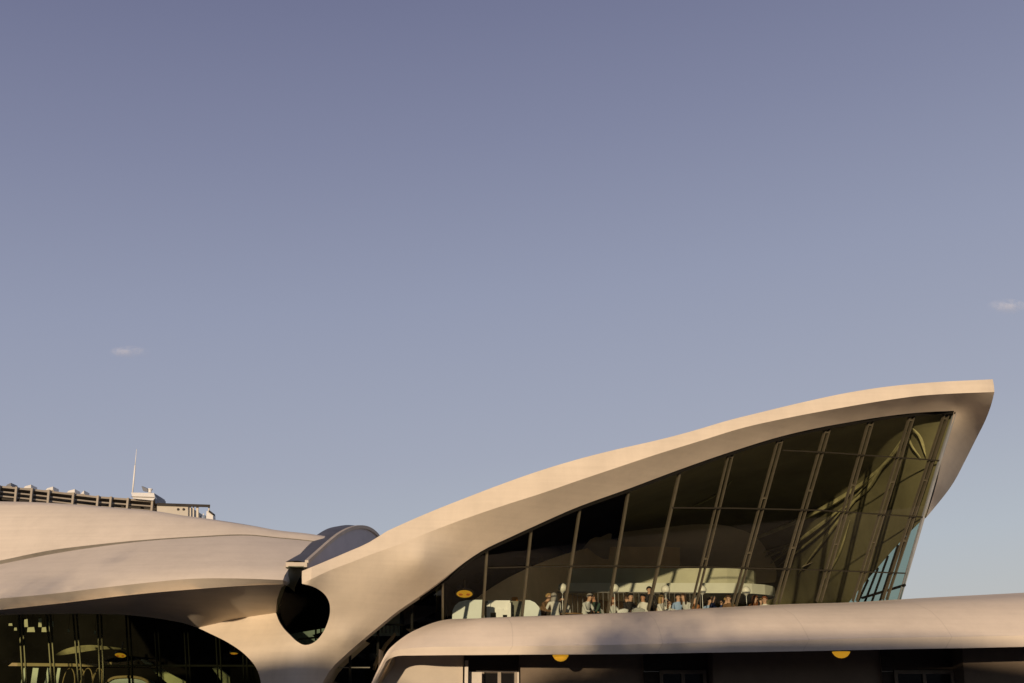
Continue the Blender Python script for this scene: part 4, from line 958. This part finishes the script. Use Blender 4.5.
bm = bmesh.new(); f0 = [Q(209, 510, -.5), Q(213.5, 513.5, -.5), Q(212.5, 515, -.5), Q(208.5, 512, -.5)]; prism8(bm, f0, [p + Yb*.6 for p in f0]); link('hood', bm, M['bg_gap'], eq)
tk = empty('rooftop_tank', Q(203, 519, -.2), 'low blue-grey rooftop tank left of the fan housing', 'tank')
bm = bmesh.new(); c = Q(203, 521, .2); lathe(bm, [(0, 0), (.22, 0), (.24, .1), (.24, .32), (.18, .42), (0, .46)], 14, c); link('shell', bm, M['blue'], tk, True, 40)
bm = bmesh.new(); lathe(bm, [(0, .44), (.05, .44), (.05, .56), (0, .57)], 8, c); link('cap', bm, M['bg_white'], tk, True, 40)

# ------------------------------------------------------------------ two faint clouds
def cloud(px, py, Y, w, h, seed, label):
    rnd = random.Random(seed); c = P(px, py, Y); k = Y / 1200
    m = bpy.data.materials.new('cloud_vapour'); m.use_nodes = True; nt = m.node_tree; nt.nodes.clear(); L = nt.links.new
    o = nt.nodes.new('ShaderNodeOutputMaterial'); tr = nt.nodes.new('ShaderNodeBsdfTransparent'); df = nt.nodes.new('ShaderNodeBsdfDiffuse'); df.inputs['Color'].default_value = (.85, .82, .80, 1)
    tcx = nt.nodes.new('ShaderNodeTexCoord'); n = nt.nodes.new('ShaderNodeTexNoise'); n.inputs['Scale'].default_value = 5/(w*k); n.inputs['Detail'].default_value = 6; L(tcx.outputs['Object'], n.inputs['Vector'])
    ln = nt.nodes.new('ShaderNodeVectorMath'); ln.operation = 'MULTIPLY'; ln.inputs[1].default_value = (2/(w*k), 0, 2/(h*k)); L(tcx.outputs['Object'], ln.inputs[0])
    le = nt.nodes.new('ShaderNodeVectorMath'); le.operation = 'LENGTH'; L(ln.outputs['Vector'], le.inputs[0])
    r = nt.nodes.new('ShaderNodeMapRange'); r.inputs['From Min'].default_value = 1.0; r.inputs['From Max'].default_value = .1; L(le.outputs['Value'], r.inputs['Value'])
    r2 = nt.nodes.new('ShaderNodeMapRange'); r2.inputs['From Min'].default_value = .35; r2.inputs['From Max'].default_value = .7; r2.inputs['To Max'].default_value = .26; L(n.outputs['Fac'], r2.inputs['Value'])
    mu = nt.nodes.new('ShaderNodeMath'); mu.operation = 'MULTIPLY'; L(r.outputs['Result'], mu.inputs[0]); L(r2.outputs['Result'], mu.inputs[1])
    x = nt.nodes.new('ShaderNodeMixShader'); L(mu.outputs['Value'], x.inputs['Fac']); L(tr.outputs[0], x.inputs[1]); L(df.outputs[0], x.inputs[2]); L(x.outputs[0], o.inputs['Surface'])
    bm = bmesh.new(); rows = []
    for v in np.linspace(-1, 1, 9):
        rows.append([Vector((u*w*k/2, (u*u + v*v)*w*k*.2, v*h*k/2)) for u in np.linspace(-1, 1, 13)])
    grid(bm, rows); ob = link('cloud', bm, m, None, True); ob.location = c
    tag(ob, label, 'cloud', None, 'structure')
cloud(127, 350, 1500, 46, 16, 1, 'faint small wisp of cloud in the left part of the sky')
cloud(1012, 304, 1500, 50, 20, 2, 'small pale cloud at the right edge of the sky')

# ------------------------------------------------------------------ the hotel block across the forecourt, unseen behind the camera: roof outline shaped to shade the lower facade
hb = empty('unseen_hotel_block', (-40, -32, 0), 'dark glazed hotel block across the forecourt, unseen behind the viewpoint, roof outline shaped to shade the facade', 'building')
prof = [(-110, 18.0), (-45.9, 18.0), (-45.4, 16.2), (-41.6, 16.3), (-40.2, 17.6), (-39, 17.8), (-37.6, 18.05), (-36, 18.2), (-34.5, 18.4), (-32.5, 18.45), (-30, 18.45), (-28, 18.4), (-25, 18.0), (-18, 17.6), (20, 16.2), (40, 16.0)]
bm = bmesh.new(); kx, kz = 65 * math.tan(R(SUN_AZ)), 65 * math.tan(R(SUN_EL)) / math.cos(R(SUN_AZ)); f0 = [Vector((x + 40.6 - kx, -30, z - 14.9 + kz)) for x, z in prof]; f0 += [Vector((f0[-1].x, -30, .002)), Vector((f0[0].x, -30, .002))]; prism8(bm, f0, [p - Yb*14 for p in f0]); link('block', bm, M['hotel'], hb)
for k in range(3):
    bm = bmesh.new(); box(bm, (-100, -29.99, 2.6 + k*3.0), (15, -29.85, 3.0 + k*3.0)); link('unseen_floor_band', bm, M['bg_cream'], hb)

def tree(x0, z0, rad, Y, label, seed, dens=1.0):
    """broadleaf tree on the forecourt; x0, z0 = where its shade falls on the facade (depth 35)"""
    rnd = random.Random(seed); d = 35 - Y
    x = x0 - d * math.tan(R(SUN_AZ)); z = z0 + d * math.tan(R(SUN_EL)) / math.cos(R(SUN_AZ))
    t = empty('tree', (x, Y, 0), label, 'tree', 'trees on the forecourt')
    bm = bmesh.new(); top = Vector((0, 0, z - rad * .2)); tube(bm, [(0, 0, 0), (.1, .05, z*.3), (-.05, .1, z*.6), tuple(top)], [.26, .2, .15, .05], 9)
    for k in range(9):
        a = k * 2.4; h = z * (.5 + .05*k); p = Vector((0, 0, h)); e = Vector((math.cos(a)*rad*.8, math.sin(a)*rad*.8, h + rad*.5)); tube(bm, [p, p.lerp(e, .5) + Vector((0, 0, .1)), e], [.08, .05, .02], 6)
    local('trunk', bm, M['bark'], t, True)
    bm = bmesh.new()
    clumps = [(Vector((rnd.gauss(0, rad*.42), rnd.gauss(0, rad*.42), z + rnd.gauss(0, rad*.30))), rnd.uniform(.5, .9)) for _ in range(int(26 * rad))]
    for c, r_ in clumps:
        for _ in range(int(70 * dens)):
            p = c + Vector((rnd.gauss(0, r_*.5), rnd.gauss(0, r_*.5), rnd.gauss(0, r_*.4))); a = rnd.uniform(0, 6.28); b_ = rnd.uniform(-1, 1); s_ = rnd.uniform(.07, .13)
            u = Vector((math.cos(a), math.sin(a), b_)).normalized() * s_; w = u.cross(Vector((rnd.uniform(-1, 1), rnd.uniform(-1, 1), 1))).normalized() * s_ * .6
            bm.faces.new([bm.verts.new(q) for q in (p - u, p - w, p + u, p + w)])
    local('crown', bm, M['leaf'], t)
tree(3.7, 3.0, 2.3, -18, 'young broadleaf tree on the forecourt, the right one of a pair', 3, .62)
tree(-12.6, 4.0, 1.7, -18, 'broadleaf tree on the forecourt, the left one of a pair', 8, .28)
